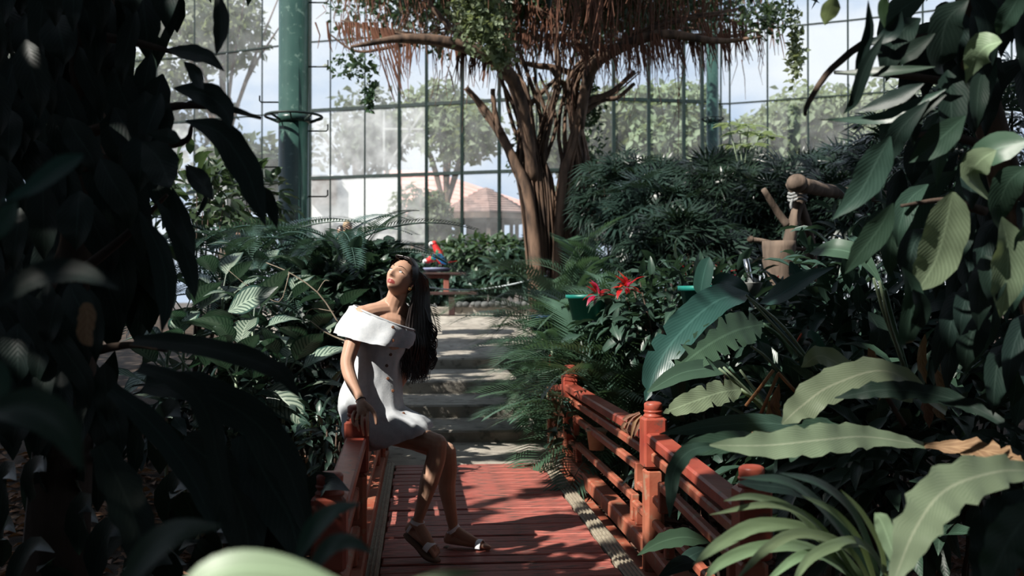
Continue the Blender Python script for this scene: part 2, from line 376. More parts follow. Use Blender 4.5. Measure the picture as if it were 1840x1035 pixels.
# landing, steps and sloping terrace
st = thing('steps', 'grey concrete steps climbing from the bridge to the terrace', 'steps', (.3, 9, 0), kind='structure')
m = MB(); m.box((.35, 9.3, -.22), (2.3, 1.75, .44), bev=.02); m.build('landing', 'concrete', st, False)
edges = [(9.72, .114), (10.72, .259), (11.9, .42), (13.76, .575)]
for k in range(3):
    y0, h0 = edges[k]; y1 = edges[k+1][0]; m = MB(); rows = []
    for x in np.linspace(-1.1, 1.2, 14):
        j = .012*mnoise.noise(Vector((x*2, k*7, 0))); jz = .006*mnoise.noise(Vector((x*3, k*5, 3)))
        rows.append([(x, y0+j, -.3), (x, y0+j, h0-.02+jz), (x, y0+.02+j, h0+jz), (x, y1+.1, h0+.01), (x, y1+.1, -.3)])
    m.loft(rows, True, (True, True)); m.build('step', 'concrete', st, False)
m = MB(); rows = []
for x in np.linspace(-3.2, 3.0, 24):
    sx = .6 if (x < -1.3 or x > 1.25) else 0
    rows.append([(x, 13.76+sx, -.2), (x, 13.76+sx, .555), (x, 13.78+sx, .575)]+[(x, y, .575+(y-13.78)*.083) for y in (15, 16.5, 18, 20.2)]+[(x, 20.2, -.2)])
m.loft(rows, True, (True, True)); o = m.build('terrace_floor', 'concrete', None, False)
tag(o, 'pale concrete terrace sloping up behind the steps', 'terrace', kind='structure')
# kerb wall behind terrace
m = MB(); pts = [at(x, 556, 19.6) for x in (690, 760, 830, 900, 960, 1010)]
for a, b in zip(pts, pts[1:]): m.beam(a-Vector((0, 0, .02)), b-Vector((0, 0, .02)), .22, .14, .01)
tag(m.build('trim_1', 'concrete', None, False), 'low pale kerb along the far side of the terrace', 'kerb', kind='structure')

# aviary glazing: polygonal wall of green bars with dusty panes
wallpts = [(150, 28.5), (340, 27.6), (556, 26), (1000, 24.2), (1262, 24.8), (1300, 25.1), (1560, 23.8), (1900, 22.0)]
def wall_d(px):
    for (a, da), (b, db) in zip(wallpts, wallpts[1:]):
        if a <= px <= b:
            t = (px-a)/(b-a); return 1/((1-t)/da+t/db)
    return wallpts[-1][1]
vpx = [210, 280, 348, 408, 470, 556, 593, 655, 717, 766, 830, 897, 964, 1035, 1103, 1166, 1229, 1262, 1296, 1312, 1380, 1453, 1525, 1590, 1660, 1735, 1820]
wl = thing('window_1', 'tall aviary wall of green metal bars with dusty panes', 'glazed wall', at(950, 535, 24.5)*1, kind='structure')
zl = [.6, 2.78, 4.53, 6.30, 8.1, 9.9]
def wp(px, z): p = at(px, 535, wall_d(px)); return Vector((p.x, p.y, z))
for i, px in enumerate(vpx):
    hv = px in (717, 766, 830, 897, 1103, 1166, 1229, 1262, 556)
    m = MB(); r = .042 if hv else .018
    m.beam(wp(px, .3), wp(px, 9.95), r*2, r*2, .004, up=Vector((0, 1, 0))); m.build('mullion', 'frame_green', wl, False)
for k, z in enumerate(zl[1:]):
    for a, b in zip(vpx, vpx[1:]):
        if z > 5.5 and 1262 <= a < 1300 : pass
        hgt = .085 if 556 <= a < 1262 and z in (4.53, 6.30) else .035
        m = MB(); m.beam(wp(a, z), wp(b, z), .06, hgt, .004); m.build('transom', 'frame_green', wl, False)
for k in range(len(zl)-1):
    for a, b in zip(vpx, vpx[1:]):
        dusty = (556 <= a < 717 and k in (1, 2)) or (717 <= a < 766 and k in (1, 2)) or (a, k) in ((280, 2), (348, 1))
        A, B = wp(a, 0), wp(b, 0); t = (B-A).normalized()*.02; m = MB()
        q = [(A+t).to_tuple()[:2]+(zl[k]+.03,), (B-t).to_tuple()[:2]+(zl[k]+.03,), (B-t).to_tuple()[:2]+(zl[k+1]-.03,), (A+t).to_tuple()[:2]+(zl[k+1]-.03,)]
        i = [m.vert(p) for p in q]; m.face(*i); m.build('pane', 'pane_dusty' if dusty else 'pane_clear', wl, False)
# diagonal braces seen through the dusty panes
for (x0, y0, x1, y1) in ((705, 285, 760, 200), (690, 200, 690, 300), (690, 232, 760, 232)):
    m = MB(); m.beam(at(x0, y0, 26.5), at(x1, y1, 26.5), .06, .06, .004, up=Vector((0, 1, 0))); m.build('brace', 'plaster_grey', wl, False)

# ================================================================== OUTSIDE BUILDINGS
b = at(655, 420, 33); bl = thing('building', 'white plastered building with a grey base wall behind the glazing', 'building', (b.x, b.y, .8))
m = MB(); a0, a1 = at(560, 318, 34), at(718, 318, 34); c = (a0+a1)/2
m.box((c.x, c.y+2, 3.6), ((a1-a0).length, 4, 4.0), bev=.03); m.build('wall', 'plaster', bl, False)
m = MB(); m.box((c.x, c.y-.25, 2.6), ((a1-a0).length+.6, .7, 2.4), bev=.02); m.build('base_wall', 'plaster_grey', bl, False)
m = MB(); m.box((c.x, c.y-.3, 3.86), ((a1-a0).length+.8, .9, .12), bev=.02); m.build('ledge', 'plaster_grey', bl, False)
for px in (575, 592):
    m = MB(); m.box(at(px, 345, 33.8), (.5, .3, .9), bev=.01); m.build('window', 'kiosk_wood', bl, False)

k0 = at(873, 385, 36); ks = thing('kiosk', 'small kiosk with a pointed pink tiled roof outside the glazing', 'kiosk', (k0.x, k0.y, 1.0))
za = at(880, 337, 36).z; ze = k0.z; RK = 1.72
nrow = 10
for i in range(nrow):       # courses of tiles, eight hipped sides
    r0 = RK*(1-i/nrow)+.13; r1 = RK*(1-(i+1)/nrow); zz0 = ze+(za-ze)*i/nrow; zz1 = ze+(za-ze)*(i+1)/nrow
    m = MB(); m.lathe([(r0-.05, zz0-.06), (r0, zz0-.05), (r0, zz0+.01), (max(.02, r1), zz1+.01)], (k0.x, k0.y, 0), 8); m.build('tile_course', 'tile_pink', ks, False)
m = MB(); m.lathe([(RK+.1, ze-.28), (RK+.12, ze-.26), (RK+.12, ze-.06), (RK, ze-.03)], (k0.x, k0.y, 0), 8); m.build('eaves', 'kiosk_wood', ks, False)
for k in range(8):
    a = 2*PI*(k+.0)/8; m = MB(); m.box((k0.x+1.45*math.cos(a), k0.y+1.45*math.sin(a), (1.0+ze)/2-.1), (.13, .13, ze-1.2), bev=.01); m.build('post', 'kiosk_wood', ks, False)
m = MB(); m.lathe([(1.38, .9), (1.38, 1.75), (1.45, 1.78), (1.45, 1.84), (.2, 1.84)], (k0.x, k0.y, 0), 8); m.build('counter', 'kiosk_wood', ks, False)
m = MB(); m.lathe([(.7, 1.0), (.7, ze-.1)], (k0.x, k0.y+.3, 0), 8); m.build('core', 'kiosk_wood', ks, False)

h0 = at(860, 380, 46); hs = thing('house', 'long building with a low pink sloping roof behind the kiosk', 'building', (h0.x, h0.y, 1.0))
rA = [at(700, 300, 44), at(800, 306, 46), at(1000, 385, 48)]
m = MB()
ridge = [at(690, 305, 48), at(780, 308, 48), at(1010, 385, 48)]; eave = [at(690, 392, 43.5), at(780, 392, 43.5), at(1010, 394, 43.5)]
for q in range(9):
    t0, t1 = q/9, (q+1)/9; m = MB(); off = Vector((0, 0, .05))
    r0 = [e.lerp(r, t0) for e, r in zip(eave, ridge)]; r1 = [e.lerp(r, min(1, t1+.01)) for e, r in zip(eave, ridge)]
    m.loft([[p+off for p in r0], r1, [p-off*3 for p in r1], [p-off for p in r0], [p+off for p in r0]], False); m.build('roof_course', 'roof_pink', hs, False)
m = MB(); c = (eave[0]+eave[2])/2; m.box((c.x, c.y+2.5, 2.0), ((eave[2]-eave[0]).length-.6, 3.5, 4.2), bev=.02); m.build('wall', 'plaster_grey', hs, False)
for px in (735, 780, 960): 
    m = MB(); p = at(px, 408, 43.8); m.box((p.x, c.y+.72, p.z-.3), (.9, .12, 1.0), bev=.01); m.build('window', 'kiosk_wood', hs, False)

# ================================================================== OUTSIDE TREES
def crown(name, parent, c, rad, n, L, W, matname, hollow=.55, lobes=9, up=.5):
    """leafy crown made of lobes"""
    c = np.array(c); lc = rnd_dirs(lobes, -.5, 1)*np.array(rad)*.55*rng.uniform(.6, 1, (lobes, 1)); lr = rng.uniform(.38, .6, lobes)
    k = rng.integers(0, lobes, n); d = rnd_dirs(n); r = rng.uniform(hollow, 1, n)**.6
    P = c+lc[k]+d*(r*lr[k])[:, None]*np.array(rad)
    Nn = unit(d+np.array([0, 0, up])+rng.normal(0, .5, (n, 3))); D = rnd_dirs(n)+np.array([0, 0, -.3])
    s = rng.uniform(.7, 1.3, n)
    return tag(wobj(name, leaf_cloud(name, P, D, Nn, L*s, W*s, matname), parent), kind='stuff')
def outer_tree(px, py, d, rad, n, matname, label, L=.34, W=.2, trunk=True, lobes=10):
    p = at(px, py, d); t = thing('garden_tree', label, 'tree', (p.x, p.y, .9), 'trees beyond the aviary glazing')
    crown('crown', t, p, rad, n, L, W, matname, lobes=lobes)
    m = MB(); m.tube([(p.x, p.y, .5), (p.x+.1, p.y, p.z*.5), (p.x-.05, p.y, p.z)], [.2, .16, .08], 7, n=8)
    for k in range(6):
        a = random.uniform(0, 6.28); e = Vector((p.x+rad[0]*.7*math.cos(a), p.y+rad[1]*.5*math.sin(a), p.z+rad[2]*random.uniform(-.1, .6)))
        m.tube([(p.x, p.y, p.z*.6), (p.x+(e.x-p.x)*.4, p.y+(e.y-p.y)*.4, p.z*.85), e], [.09, .06, .02], 5, n=6)
    m.build('trunk', 'bark', t)
    return t
outer_tree(230, 230, 34, (4.4, 3, 3.2), 4200, 'leaf_far_dark', 'pale tree at the far left behind the dark hanging leaves')
outer_tree(400, 60, 33, (2.8, 2.5, 2.6), 1900, 'leaf_far', 'thin airy tree seen left of the green pole')
outer_tree(430, 320, 31, (2.0, 2, 1.7), 2200, 'leaf_far_dark', 'low bushy tree left of the green pole foot')
outer_tree(640, 245, 40, (2.5, 2, 2.2), 2000, 'leaf_far_dark', 'greyish tree behind the dusty panes right of the green pole')
outer_tree(800, 230, 39, (2.6, 2, 2.3), 3200, 'leaf_far', 'light green tree above the pink roofs')
outer_tree(1060, 250, 38, (3.4, 2.5, 2.6), 5200, 'leaf_far', 'bright tree right behind the banyan trunk')
outer_tree(1200, 250, 36, (2.8, 2.5, 2.2), 4600, 'leaf_far', 'bright tree between banyan and thin green pole')
outer_tree(1420, 250, 36, (3.4, 2.5, 2.0), 4200, 'leaf_far', 'pale tree right of the thin green pole')
outer_tree(1640, 240, 34, (3.6, 2.5, 2.4), 4200, 'leaf_far', 'pale tree behind the hanging leaves at the right')
outer_tree(760, 410, 29, (1.1, .8, 1.5), 2600, 'leaf_far', 'leafy pale shrub left of the kiosk', .2, .12)
outer_tree(1040, 390, 31, (1.6, 1, 1.4), 2600, 'leaf_far', 'sunlit shrub right of the kiosk behind the banyan', .22, .13)
outer_tree(905, 462, 30, (1.8, 1, .5), 2200, 'leaf_far_dark', 'low shrub in front of the kiosk counter', .2, .12)

# ================================================================== GREEN POLES
def pole(px, d, r, ztop, label, collar_py, hooks):
    b = at(px, 535, d); z0 = gh(b.x, b.y); t = thing('steel_pole', label, 'pole', (b.x, b.y, z0))
    m = MB(); m.lathe([(r*1.25, z0-.1), (r*1.25, z0+.04), (r, z0+.05), (r, ztop)], (b.x, b.y, 0), 28); m.build('shaft', 'green_paint', t)
    zc = at(px, collar_py, d).z; m = MB()
    m.lathe([(r, zc-.06), (r*1.12, zc-.05), (r*1.15, zc+.0), (r*1.12, zc+.03), (r, zc+.04)], (b.x, b.y, 0), 28); m.build('collar', 'green_paint', t)
    ro = r+.175*r/.2
    ring = MB(); ring.tube([(b.x+ro*math.cos(a), b.y+ro*math.sin(a), zc+.03) for a in np.linspace(0, 2*PI, 33)], .017*r/.2, 6); ring.build('ring', 'frame_green', t)
    for k in range(8):
        a = 2*PI*k/8; m = MB(); m.beam((b.x+r*math.cos(a), b.y+r*math.sin(a), zc-.05), (b.x+ro*math.cos(a), b.y+ro*math.sin(a), zc+.025), .015, .03, .002); m.build('bracket', 'frame_green', t)
    for (py, s) in hooks:
        z = at(px, py, d).z; q = Vector((b.x, b.y, z)); m = MB(); e = RGT*s
        m.tube([q+e*r*.9, q+e*(r+.24), q+e*(r+.26)+Vector((0, 0, .02)), q+e*(r+.26)+Vector((0, 0, .09))], .011, 6); m.build('hook', 'frame_green', t)
    return t
pole(527, 13.5, .203, 9.0, 'thick dark green steel pole with a ring collar and hooks', 213, [(3, 1), (119, 1), (235, 1), (353, 1), (183, -1), (300, -1)])
pole(1281, 22.5, .135, 9.0, 'thin green steel pole far behind at the right', 215, [])

# ================================================================== BRIDGE
br = thing('footbridge', 'red wooden footbridge with plank deck and fretwork railings', 'bridge', (.47, 5.2, -.2))
XL, XR = -.321, 1.256
pm = []
for v in range(4):
    m = MB(); m.box((0, 0, -.022), (1.23, .135+.004*v, .045), bev=.006); pm.append(m.mesh('plank', 'red_plank', False))
y = 1.6; k = 0
while y < 8.5:
    M = Matrix.Translation((.42+random.uniform(-.008, .008), y, random.uniform(-.005, .003))) @ Matrix.Rotation(random.uniform(-.006, .006), 4, 'Z') @ Matrix.Rotation(random.uniform(-.02, .02), 4, 'X')
    inst('plank', pm[k % 4], br, M); y += .151; k += 1
for x in (-.255, 1.095):
    m = MB(); m.box((x, 5.05, -.012), (.105, 7.0, .03), bev=.004)
    es = m.build('edge_strip', 'strip_metal', br, False)
    for q in (-.034, -.012, .012, .034):
        m = MB(); m.box((x+q, 5.05, .006), (.010, 7.0, .010), bev=.002); m.build('ridge', 'strip_metal', es, False)
for x in (-.28, 1.18, .45):
    m = MB(); m.box((x, 5.05, -.16), (.16 if x != .45 else .1, 7.0, .22), bev=.01); m.build('joist', 'red_rail', br, False)
def post(x, y, top, full=True):
    m = MB(); b = top
    m.box((x, y, (b-.35+b-.08)/2), (.125, .125, .27), bev=.012); p = m.build('post', 'red_paint' , br, False)
    m = MB(); m.box((x, y, (b-.35-.12)/2), (.105, .105, b-.35+.12), bev=.02); m.build('post_shaft', 'red_rail', p, False)
    m = MB(); m.lathe([(.052, b-.082), (.053, b-.072), (.046, b-.064), (.046, b-.058), (.051, b-.052), (.052, b-.045), (.046, b-.042)], (x, y, 0), 20)
    m.build('neck', 'red_paint', p)
    m = MB(); m.lathe([(.045, b-.044), (.048, b-.040), (.049, b-.012), (.046, b-.006), (.036, b), (.015, b+.003)], (x, y, 0), 22); m.build('cap', 'red_paint', p)
Ys = [3.675, 5.265, 8.23]
def railing(x, ins):
    """ins: direction (+1/-1) towards the deck"""
    for yy, tp in ((3.675, .775), (5.265, .85), (8.23, .85)): post(x, yy, tp)
    for (ya, yb, da, db) in ((3.675, 5.265, -.08, 0), (5.265, 8.23, 0, 0), (8.23, 9.25, 0, -.11)):
        g = .055; span = yb-ya
        def B(y0, z0, y1, z1, wd, ht, nm='rail', mt='red_rail'):
            f = lambda yy: da+(db-da)*(yy-ya)/span
            m = MB(); m.beam((x, y0, z0+f(y0)), (x, y1, z1+f(y1)), wd, ht, .010); return m.build(nm, mt, br, False)
        B(ya+g, .665, yb-g, .665, .105, .06, 'top_rail', 'red_paint')
        B(ya+g, .565, yb-g, .565, .05, .055)
        B(ya+g, .065, yb-g, .065, .11, .10, 'sill_rail')
        v1, v2 = (.34, .46) if span > 2 else (.22, .34)
        if yb > 9: v1, v2 = .2, .3
        def V(yy, z0, z1):
            f = da+(db-da)*(yy-ya)/span
            m = MB(); m.box((x, yy, (z0+z1)/2+f), (.048, .05, z1-z0), bev=.006); m.build('baluster', 'red_rail', br, False)
        B(ya+v1, .445, yb-v1, .445, .048, .05)           # long middle rail
        B(ya+v2, .245, yb-v2, .245, .048, .05)           # long lower rail
        for e, s in ((ya, 1), (yb, -1)):
            V(e+s*v1, .31, .47); V(e+s*v2, .115, .27); V(e+s*v1, .115, .22)
            B(*((e+s*g, .345, e+s*(v1+.02), .345) if s > 0 else (e-(v1+.02), .345, e-g, .345)), .046, .045)
            B(*((e+s*g, .215, e+s*(v2+.02), .215) if s > 0 else (e-(v2+.02), .215, e-g, .215)), .046, .045)
railing(XL, 1); railing(XR, -1)
for x in (XL, XR):
    m = MB(); m.box((x, 9.3, .28), (.09, .09, .6), bev=.012); m.build('end_post', 'red_rail', br, False)
# ================================================================== PLANTS
TOC = -FWD                                             # towards the camera
def facing(k=.6): return (Vector((0, 0, 1))*(1-k)+TOC*k).normalized()
def hero(plant, spine, wpx, matname, prof='lance', fold=.2, wave=0, nw=5, nrm=None, n=14, name='leaf', stalk=None, split=0, label=None):
    """one large leaf from spine points (px, py, distance) and its width in px at mid length"""
    P = [at(*p) for p in spine]; d = spine[len(spine)//2][2]; m = MB()
    n = 45 if split else n
    m.leaf(P, wpx*d/FPX, prof, n, fold, wave, nw, nrm if nrm is not None else facing(.62), ph=random.uniform(0, 6), split=split)
    if stalk:
        m.tube([at(*p) for p in stalk], [.010*d/3, .006*d/3], 5, n=8)
    o = m.build(name, matname, plant)
    if label: o['label'] = label
    return o
def xf(loc, az, pitch, roll=0, s=1):
    return Matrix.Translation(loc) @ Matrix.Rotation(az, 4, 'Z') @ Matrix.Rotation(pitch, 4, 'X') @ Matrix.Rotation(roll, 4, 'Y') @ Matrix.Scale(s, 4)
def canon(prof, L, W, droop, matname, stalk=0, wave=0, fold=.25, n=9, cross=4, nw=4):
    """leaf along +Y, blade up +Z; stalk length first, then blade bending down by droop"""
    m = MB(); pts = []; y = z = 0; a = 0; k = 8
    for i in range(k+1):
        pts.append((0, stalk+y, z)); a = -droop*(i+1)/k; y += L/k*math.cos(a); z += L/k*math.sin(a)
    m.leaf(pts, W, prof, n, fold, wave, nw, cross=cross)
    if stalk: m.tube([(0, 0, 0), (0, stalk, 0)], [W*.05, W*.035], 4, cap=False)
    return m.mesh('leaf', matname)
def rosette(name, label, cat, base, meshes, n, pitch=(.3, 1.2), sc=(.8, 1.2), rise=0, group=None, leafname='leaf', az=None, stem=None, stemmat='petiole', jitter=.03):
    base = Vector(base); t = thing(name, label, cat, base, group)
    for i in range(n):
        a = (az[0]+(az[1]-az[0])*(i+random.random())/n) if az else i*2.39996+random.uniform(-.3, .3)
        f = i/max(1, n-1); p = pitch[0]+(pitch[1]-pitch[0])*f+random.uniform(-.12, .12)
        inst(leafname, meshes[i % len(meshes)], t, xf(base+Vector((random.uniform(-jitter, jitter), random.uniform(-jitter, jitter), rise*f)), a, p, random.uniform(-.25, .25), random.uniform(*sc)))
    if stem:
        m = MB(); m.tube([base-Vector((0, 0, .1)), base+Vector((.02, 0, rise*.5)), base+Vector((0, 0, rise))], stem, 6, n=5); m.build('stem', stemmat, t)
    return t
def frond_mesh(L, npair, ll, lw, arch, matname, vee=.5, sweep=.7, droopl=.25, stalk=.2, rachis=.008):
    """pinnate palm frond along +Y"""
    m = MB(); P = []; y = z = 0; K = 14
    for i in range(K+1):
        P.append(Vector((0, y, z))); a = -arch*(i/K)**1.2; y += L/K*math.cos(a); z += L/K*math.sin(a)
    m.tube(P, [rachis, rachis*.2], 4, cap=False); Q = catmull(P, npair)
    for i in range(int(npair*stalk), npair+1):
        f = i/npair; t = (Q[min(i+1, npair)]-Q[max(i-1, 0)]).normalized(); up = Vector((1, 0, 0)).cross(t)
        g = (f-stalk)/(1-stalk); ln = ll*(.45+.55*math.sin(PI*min(1, .18+.8*g)))*random.uniform(.9, 1.08)
        for s in (-1, 1):
            d = (Vector((s, 0, 0))*math.cos(sweep*(.6+.6*g))+t*math.sin(sweep*(.6+.6*g))+up*vee*(1-.5*g)).normalized()
            p0 = Q[i]; p1 = p0+d*ln*.5; p2 = p0+d*ln+Vector((0, 0, -droopl*ln))
            sd = d.cross(up).normalized()*lw*.5
            a_, b_, c_, e_ = m.vert(p0, (.5, 0)), m.vert(p1-sd, (0, .5)), m.vert(p1+sd, (1, .5)), m.vert(p2, (.5, 1))
            m.face(a_, b_, c_); m.face(b_, e_, c_)
    return m.mesh('frond', matname)

# ------- palm between steps and right railing (areca)
areca = [frond_mesh(1.35, 42, .36, .022, a, 'leaf_palm', .45, .75, .3) for a in (1.1, 1.5, 1.9)]
def palm(px, d, n, label, sc, pitch=(.4, 1.35), az=None, meshes=areca, z=None, name='areca_palm', grp='areca palms beside the steps'):
    b = at(px, 535, d); z = gh(b.x, b.y) if z is None else z
    t = rosette(name, label, 'palm', (b.x, b.y, z), meshes, n, pitch, sc, .35, grp, 'frond', az, [.035, .03], 'petiole', .12)
    return t
palm(1025, 9.9, 20, 'feathery green palm beside the concrete steps', (.7, .95), (.8, 1.45), z=.0)
palm(1075, 9.0, 18, 'feathery palm rising behind the first railing post', (.9, 1.2), (.45, 1.4), z=.0)
palm(1130, 10.5, 18, 'tall feathery palm left of the red flowers', (1.0, 1.35), (.6, 1.45), z=.3)
palm(1010, 13.0, 16, 'feathery palm at the foot of the banyan', (1.0, 1.35), (.5, 1.4), z=.6)
palm(1195, 8.3, 14, 'feathery palm behind the broad banana leaves', (.85, 1.15), (.4, 1.3), z=-.1)
palm(1075, 13.5, 14, 'bluish palm in front of the banyan roots', (1.0, 1.4), (.6, 1.45), z=.7)
palm(1120, 8.5, 20, 'dense feathery palm between the first post and the red flowers', (.9, 1.15), (.6, 1.4), z=-.1)
palm(1180, 9.3, 18, 'dense feathery palm left of the teal pot', (1.0, 1.25), (.6, 1.4), z=.05)
palm(1060, 10.8, 18, 'feathery palm behind the end of the top step', (1.0, 1.25), (.6, 1.4), z=.3)
# drooping fronds over steps
t = thing('areca_palm', 'low palm whose fronds arch over the step ends', 'palm', at(985, 760, 9.4), 'areca palms beside the steps')
for (x, y, d, az, p, s) in ((985, 660, 9.4, 1.5, .8, .42), (995, 640, 9.3, 1.8, .9, .5), (985, 690, 9.5, 1.4, .5, .36), (990, 610, 9.6, 1.2, .8, .5), (1000, 680, 9.2, 1.9, .6, .45), (1000, 700, 9.3, 2.3, .5, .45), (985, 720, 9.4, 1.7, .4, .34), (1000, 560, 10.4, 1.3, .7, .6), (1005, 650, 9.1, 2.6, .9, .5), (1000, 740, 9.3, 1.9, .3, .34)):
    inst('frond', areca[int(p*10) % 3], t, xf(at(x, y, d), az, p, random.uniform(-.3, .3), s))
for (a, b) in (((985, 770), (985, 640)), ((992, 770), (992, 610))):
    m = MB(); m.tube([at(*a, 9.4), at(*b, 9.45)], [.02, .012], 5); m.build('stem', 'petiole', t)

# ------- cycads and ferns left of the terrace
cyc = [frond_mesh(1.5, 52, .20, .020, a, 'leaf_cycad', .35, .5, .12, .12, .012) for a in (.9, 1.3, 1.7)]
for (px, py, d, n, lab, s) in ((440, 500, 10.2, 20, 'arching cycad left of the green pole foot', 1.05), (590, 495, 10.2, 20, 'arching cycad right of the green pole foot', 1.05),
                               (640, 512, 10.1, 15, 'dark cycad behind the seated woman\'s head', .85), (520, 540, 9.6, 14, 'low cycad in front of the green pole', .8), (400, 560, 9.2, 14, 'shaded cycad at the left behind the speckled leaves', .85)):
    b = at(px, py, d); b.z = max(gh(b.x, b.y)+.15, b.z+.12)
    rosette('cycad', lab, 'cycad', b, cyc, n, (.05, .75), (.8*s, 1.1*s), .1, 'cycads left of the terrace', 'frond', None, [.12, .10], 'bark_dark', .04)
fern = [frond_mesh(.75, 34, .15, .022, a, 'leaf_palm', .2, .45, .15, .1, .006) for a in (.8, 1.2)]

# ------- speckled dumb cane plants, left middle
dumb = [canon('oval', .36, .17, dr, 'leaf_dumb', .16, .02, .22) for dr in (.5, .9, 1.3)]
dspots = [(330, 560, 7.6), (400, 520, 7.9), (455, 575, 7.4), (510, 545, 8.2), (560, 600, 8.0), (425, 650, 6.9), (350, 680, 7.0), (510, 665, 7.2), (595, 560, 8.8), (470, 500, 9.0), (560, 510, 9.2), (300, 640, 7.2)]
dn = ['tall speckled dumb cane by the dark left foliage', 'speckled dumb cane under the cycad', 'large speckled dumb cane in the middle of the left bed', 'speckled dumb cane crossed by the bare twig',
      'speckled dumb cane just left of the woman\'s arm', 'low dumb cane with a broad pale leaf at its foot', 'low shaded dumb cane at the far left of the bed', 'dumb cane with a hanging white-green leaf near the railing',
      'dumb cane behind the woman\'s shoulder', 'dumb cane in front of the green pole', 'leafy dumb cane right of the green pole', 'half hidden dumb cane at the bed edge']
for (px, py, d), lab in zip(dspots, dn):
    b = at(px, py, d); g = gh(b.x, b.y); top = b.z
    t = thing('dumb_cane', lab, 'plant', (b.x, b.y, g), 'speckled dumb canes in the left bed')
    n = 15
    for i in range(n):
        a = i*2.39996+random.uniform(-.4, .4); f = i/(n-1)
        loc = Vector((b.x, b.y, top-.42+.42*f)); inst('leaf', dumb[i % 3], t, xf(loc, a, -.1+1.1*f+random.uniform(-.2, .2), random.uniform(-.5, .5), random.uniform(.8, 1.25)))
    m = MB(); m.tube([(b.x+.05, b.y, g-.1), (b.x, b.y, (g+top)/2-.2), (b.x, b.y, top+.02)], [.016, .012], 6, n=5); m.build('cane', 'petiole', t)
    if px == 510 and py == 665:
        hero(t, [(478, 702, 6.9), (505, 715, 6.85), (530, 742, 6.8), (541, 772, 6.78)], 62, 'leaf_dumb', 'oval', .15, .02, nrm=facing(.85))
        hero(t, [(410, 560, 7), (445, 540, 6.95), (470, 530, 6.9), (500, 515, 6.9)], 50, 'leaf_dumb', 'oval', .2, nrm=facing(.7))
# generic leafy shrubs
lf = [canon('lance', .20, .075, dr, 'leaf_mid', .03, 0, .25, 6, 2) for dr in (.4, .9, 1.3)]
def shrub(px, py, d, rad, n, lab, matname='leaf_mid', L=.2, W=.08, name='leafy_shrub', grp=None, stems=6, cat='shrub'):
    b = at(px, py, d); g = min(gh(b.x, b.y), b.z-rad[2]*.6)
    t = thing(name, lab, cat, (b.x, b.y, g), grp)
    d_ = rnd_dirs(n, -.6, 1); r = rng.uniform(.25, 1, n)**.5
    P = np.array(b)+d_*r[:, None]*np.array(rad)
    D = d_+np.array([0, 0, -.35])+rng.normal(0, .5, (n, 3)); Nn = d_*.6+np.array([0, 0, 1.0])+rng.normal(0, .35, (n, 3)); s = rng.uniform(.7, 1.3, n)
    tag(wobj('foliage', leaf_cloud('foliage', P, D, Nn, L*s, W*s, matname, True), t), kind='stuff')
    m = MB()
    for k in range(stems):
        e = b+Vector((random.uniform(-.7, .7)*rad[0], random.uniform(-.5, .5)*rad[1], random.uniform(0, .7)*rad[2]))
        m.tube([(b.x+random.uniform(-.05, .05), b.y, g-.1), ((b.x+e.x)/2, b.y, (g+e.z)/2), e], [.02, .006], 4, n=4)
    m.build('stems', 'bark_dark', t); return t
G1 = 'leafy shrubs behind the left bed'
shrub(350, 395, 10.5, (.85, .6, .7), 330, 'sunlit shrub behind the dark hanging leaves at left', 'leaf_ficus', .2, .1, grp=G1)
shrub(430, 375, 12.5, (.7, .5, .6), 300, 'open shrub left of the green pole', 'leaf_ficus', .18, .09, grp=G1)
shrub(650, 492, 10.3, (.5, .4, .32), 380, 'bright broad-leaved shrub left of the woman\'s face', 'leaf_mid', .22, .11, grp=G1)
shrub(620, 560, 9.2, (.55, .4, .5), 420, 'dark shrub behind the woman\'s shoulder and arm', 'leaf_mid', .22, .1, grp=G1)
shrub(560, 690, 8.2, (.6, .5, .5), 420, 'dark undergrowth shrub left of the dress', 'leaf_dark', .2, .08, grp=G1)
shrub(430, 760, 7.2, (.9, .6, .35), 420, 'low dark undergrowth below the speckled plants', 'leaf_dark', .18, .08, grp=G1)
shrub(590, 800, 6.6, (.25, .3, .3), 260, 'small ferny undergrowth by the left railing', 'leaf_mid', .10, .035, grp=G1)
# row of bushes behind the terrace
G2 = 'bushes behind the terrace kerb'
for i, (px, py, rx, rz, mt) in enumerate(((720, 505, .8, .5, 'leaf_mid'), (800, 520, .8, .35, 'leaf_mid'), (865, 500, .8, .45, 'leaf_mid'), (935, 495, .8, .5, 'leaf_mid'), (1000, 480, .9, .7, 'leaf_dark'), (880, 460, 1.3, .4, 'leaf_ficus'))):
    shrub(px, py, 20.5+.3*(i % 3), (rx, .7, rz), 900, ['bush behind the feeding table', 'low bush under the hanging rope', 'glossy bush at the middle of the kerb', 'glossy bush at the right end of the kerb', 'dark bush under the banyan', 'pale bush below the kiosk'][i], mt, .24, .10, grp=G2)
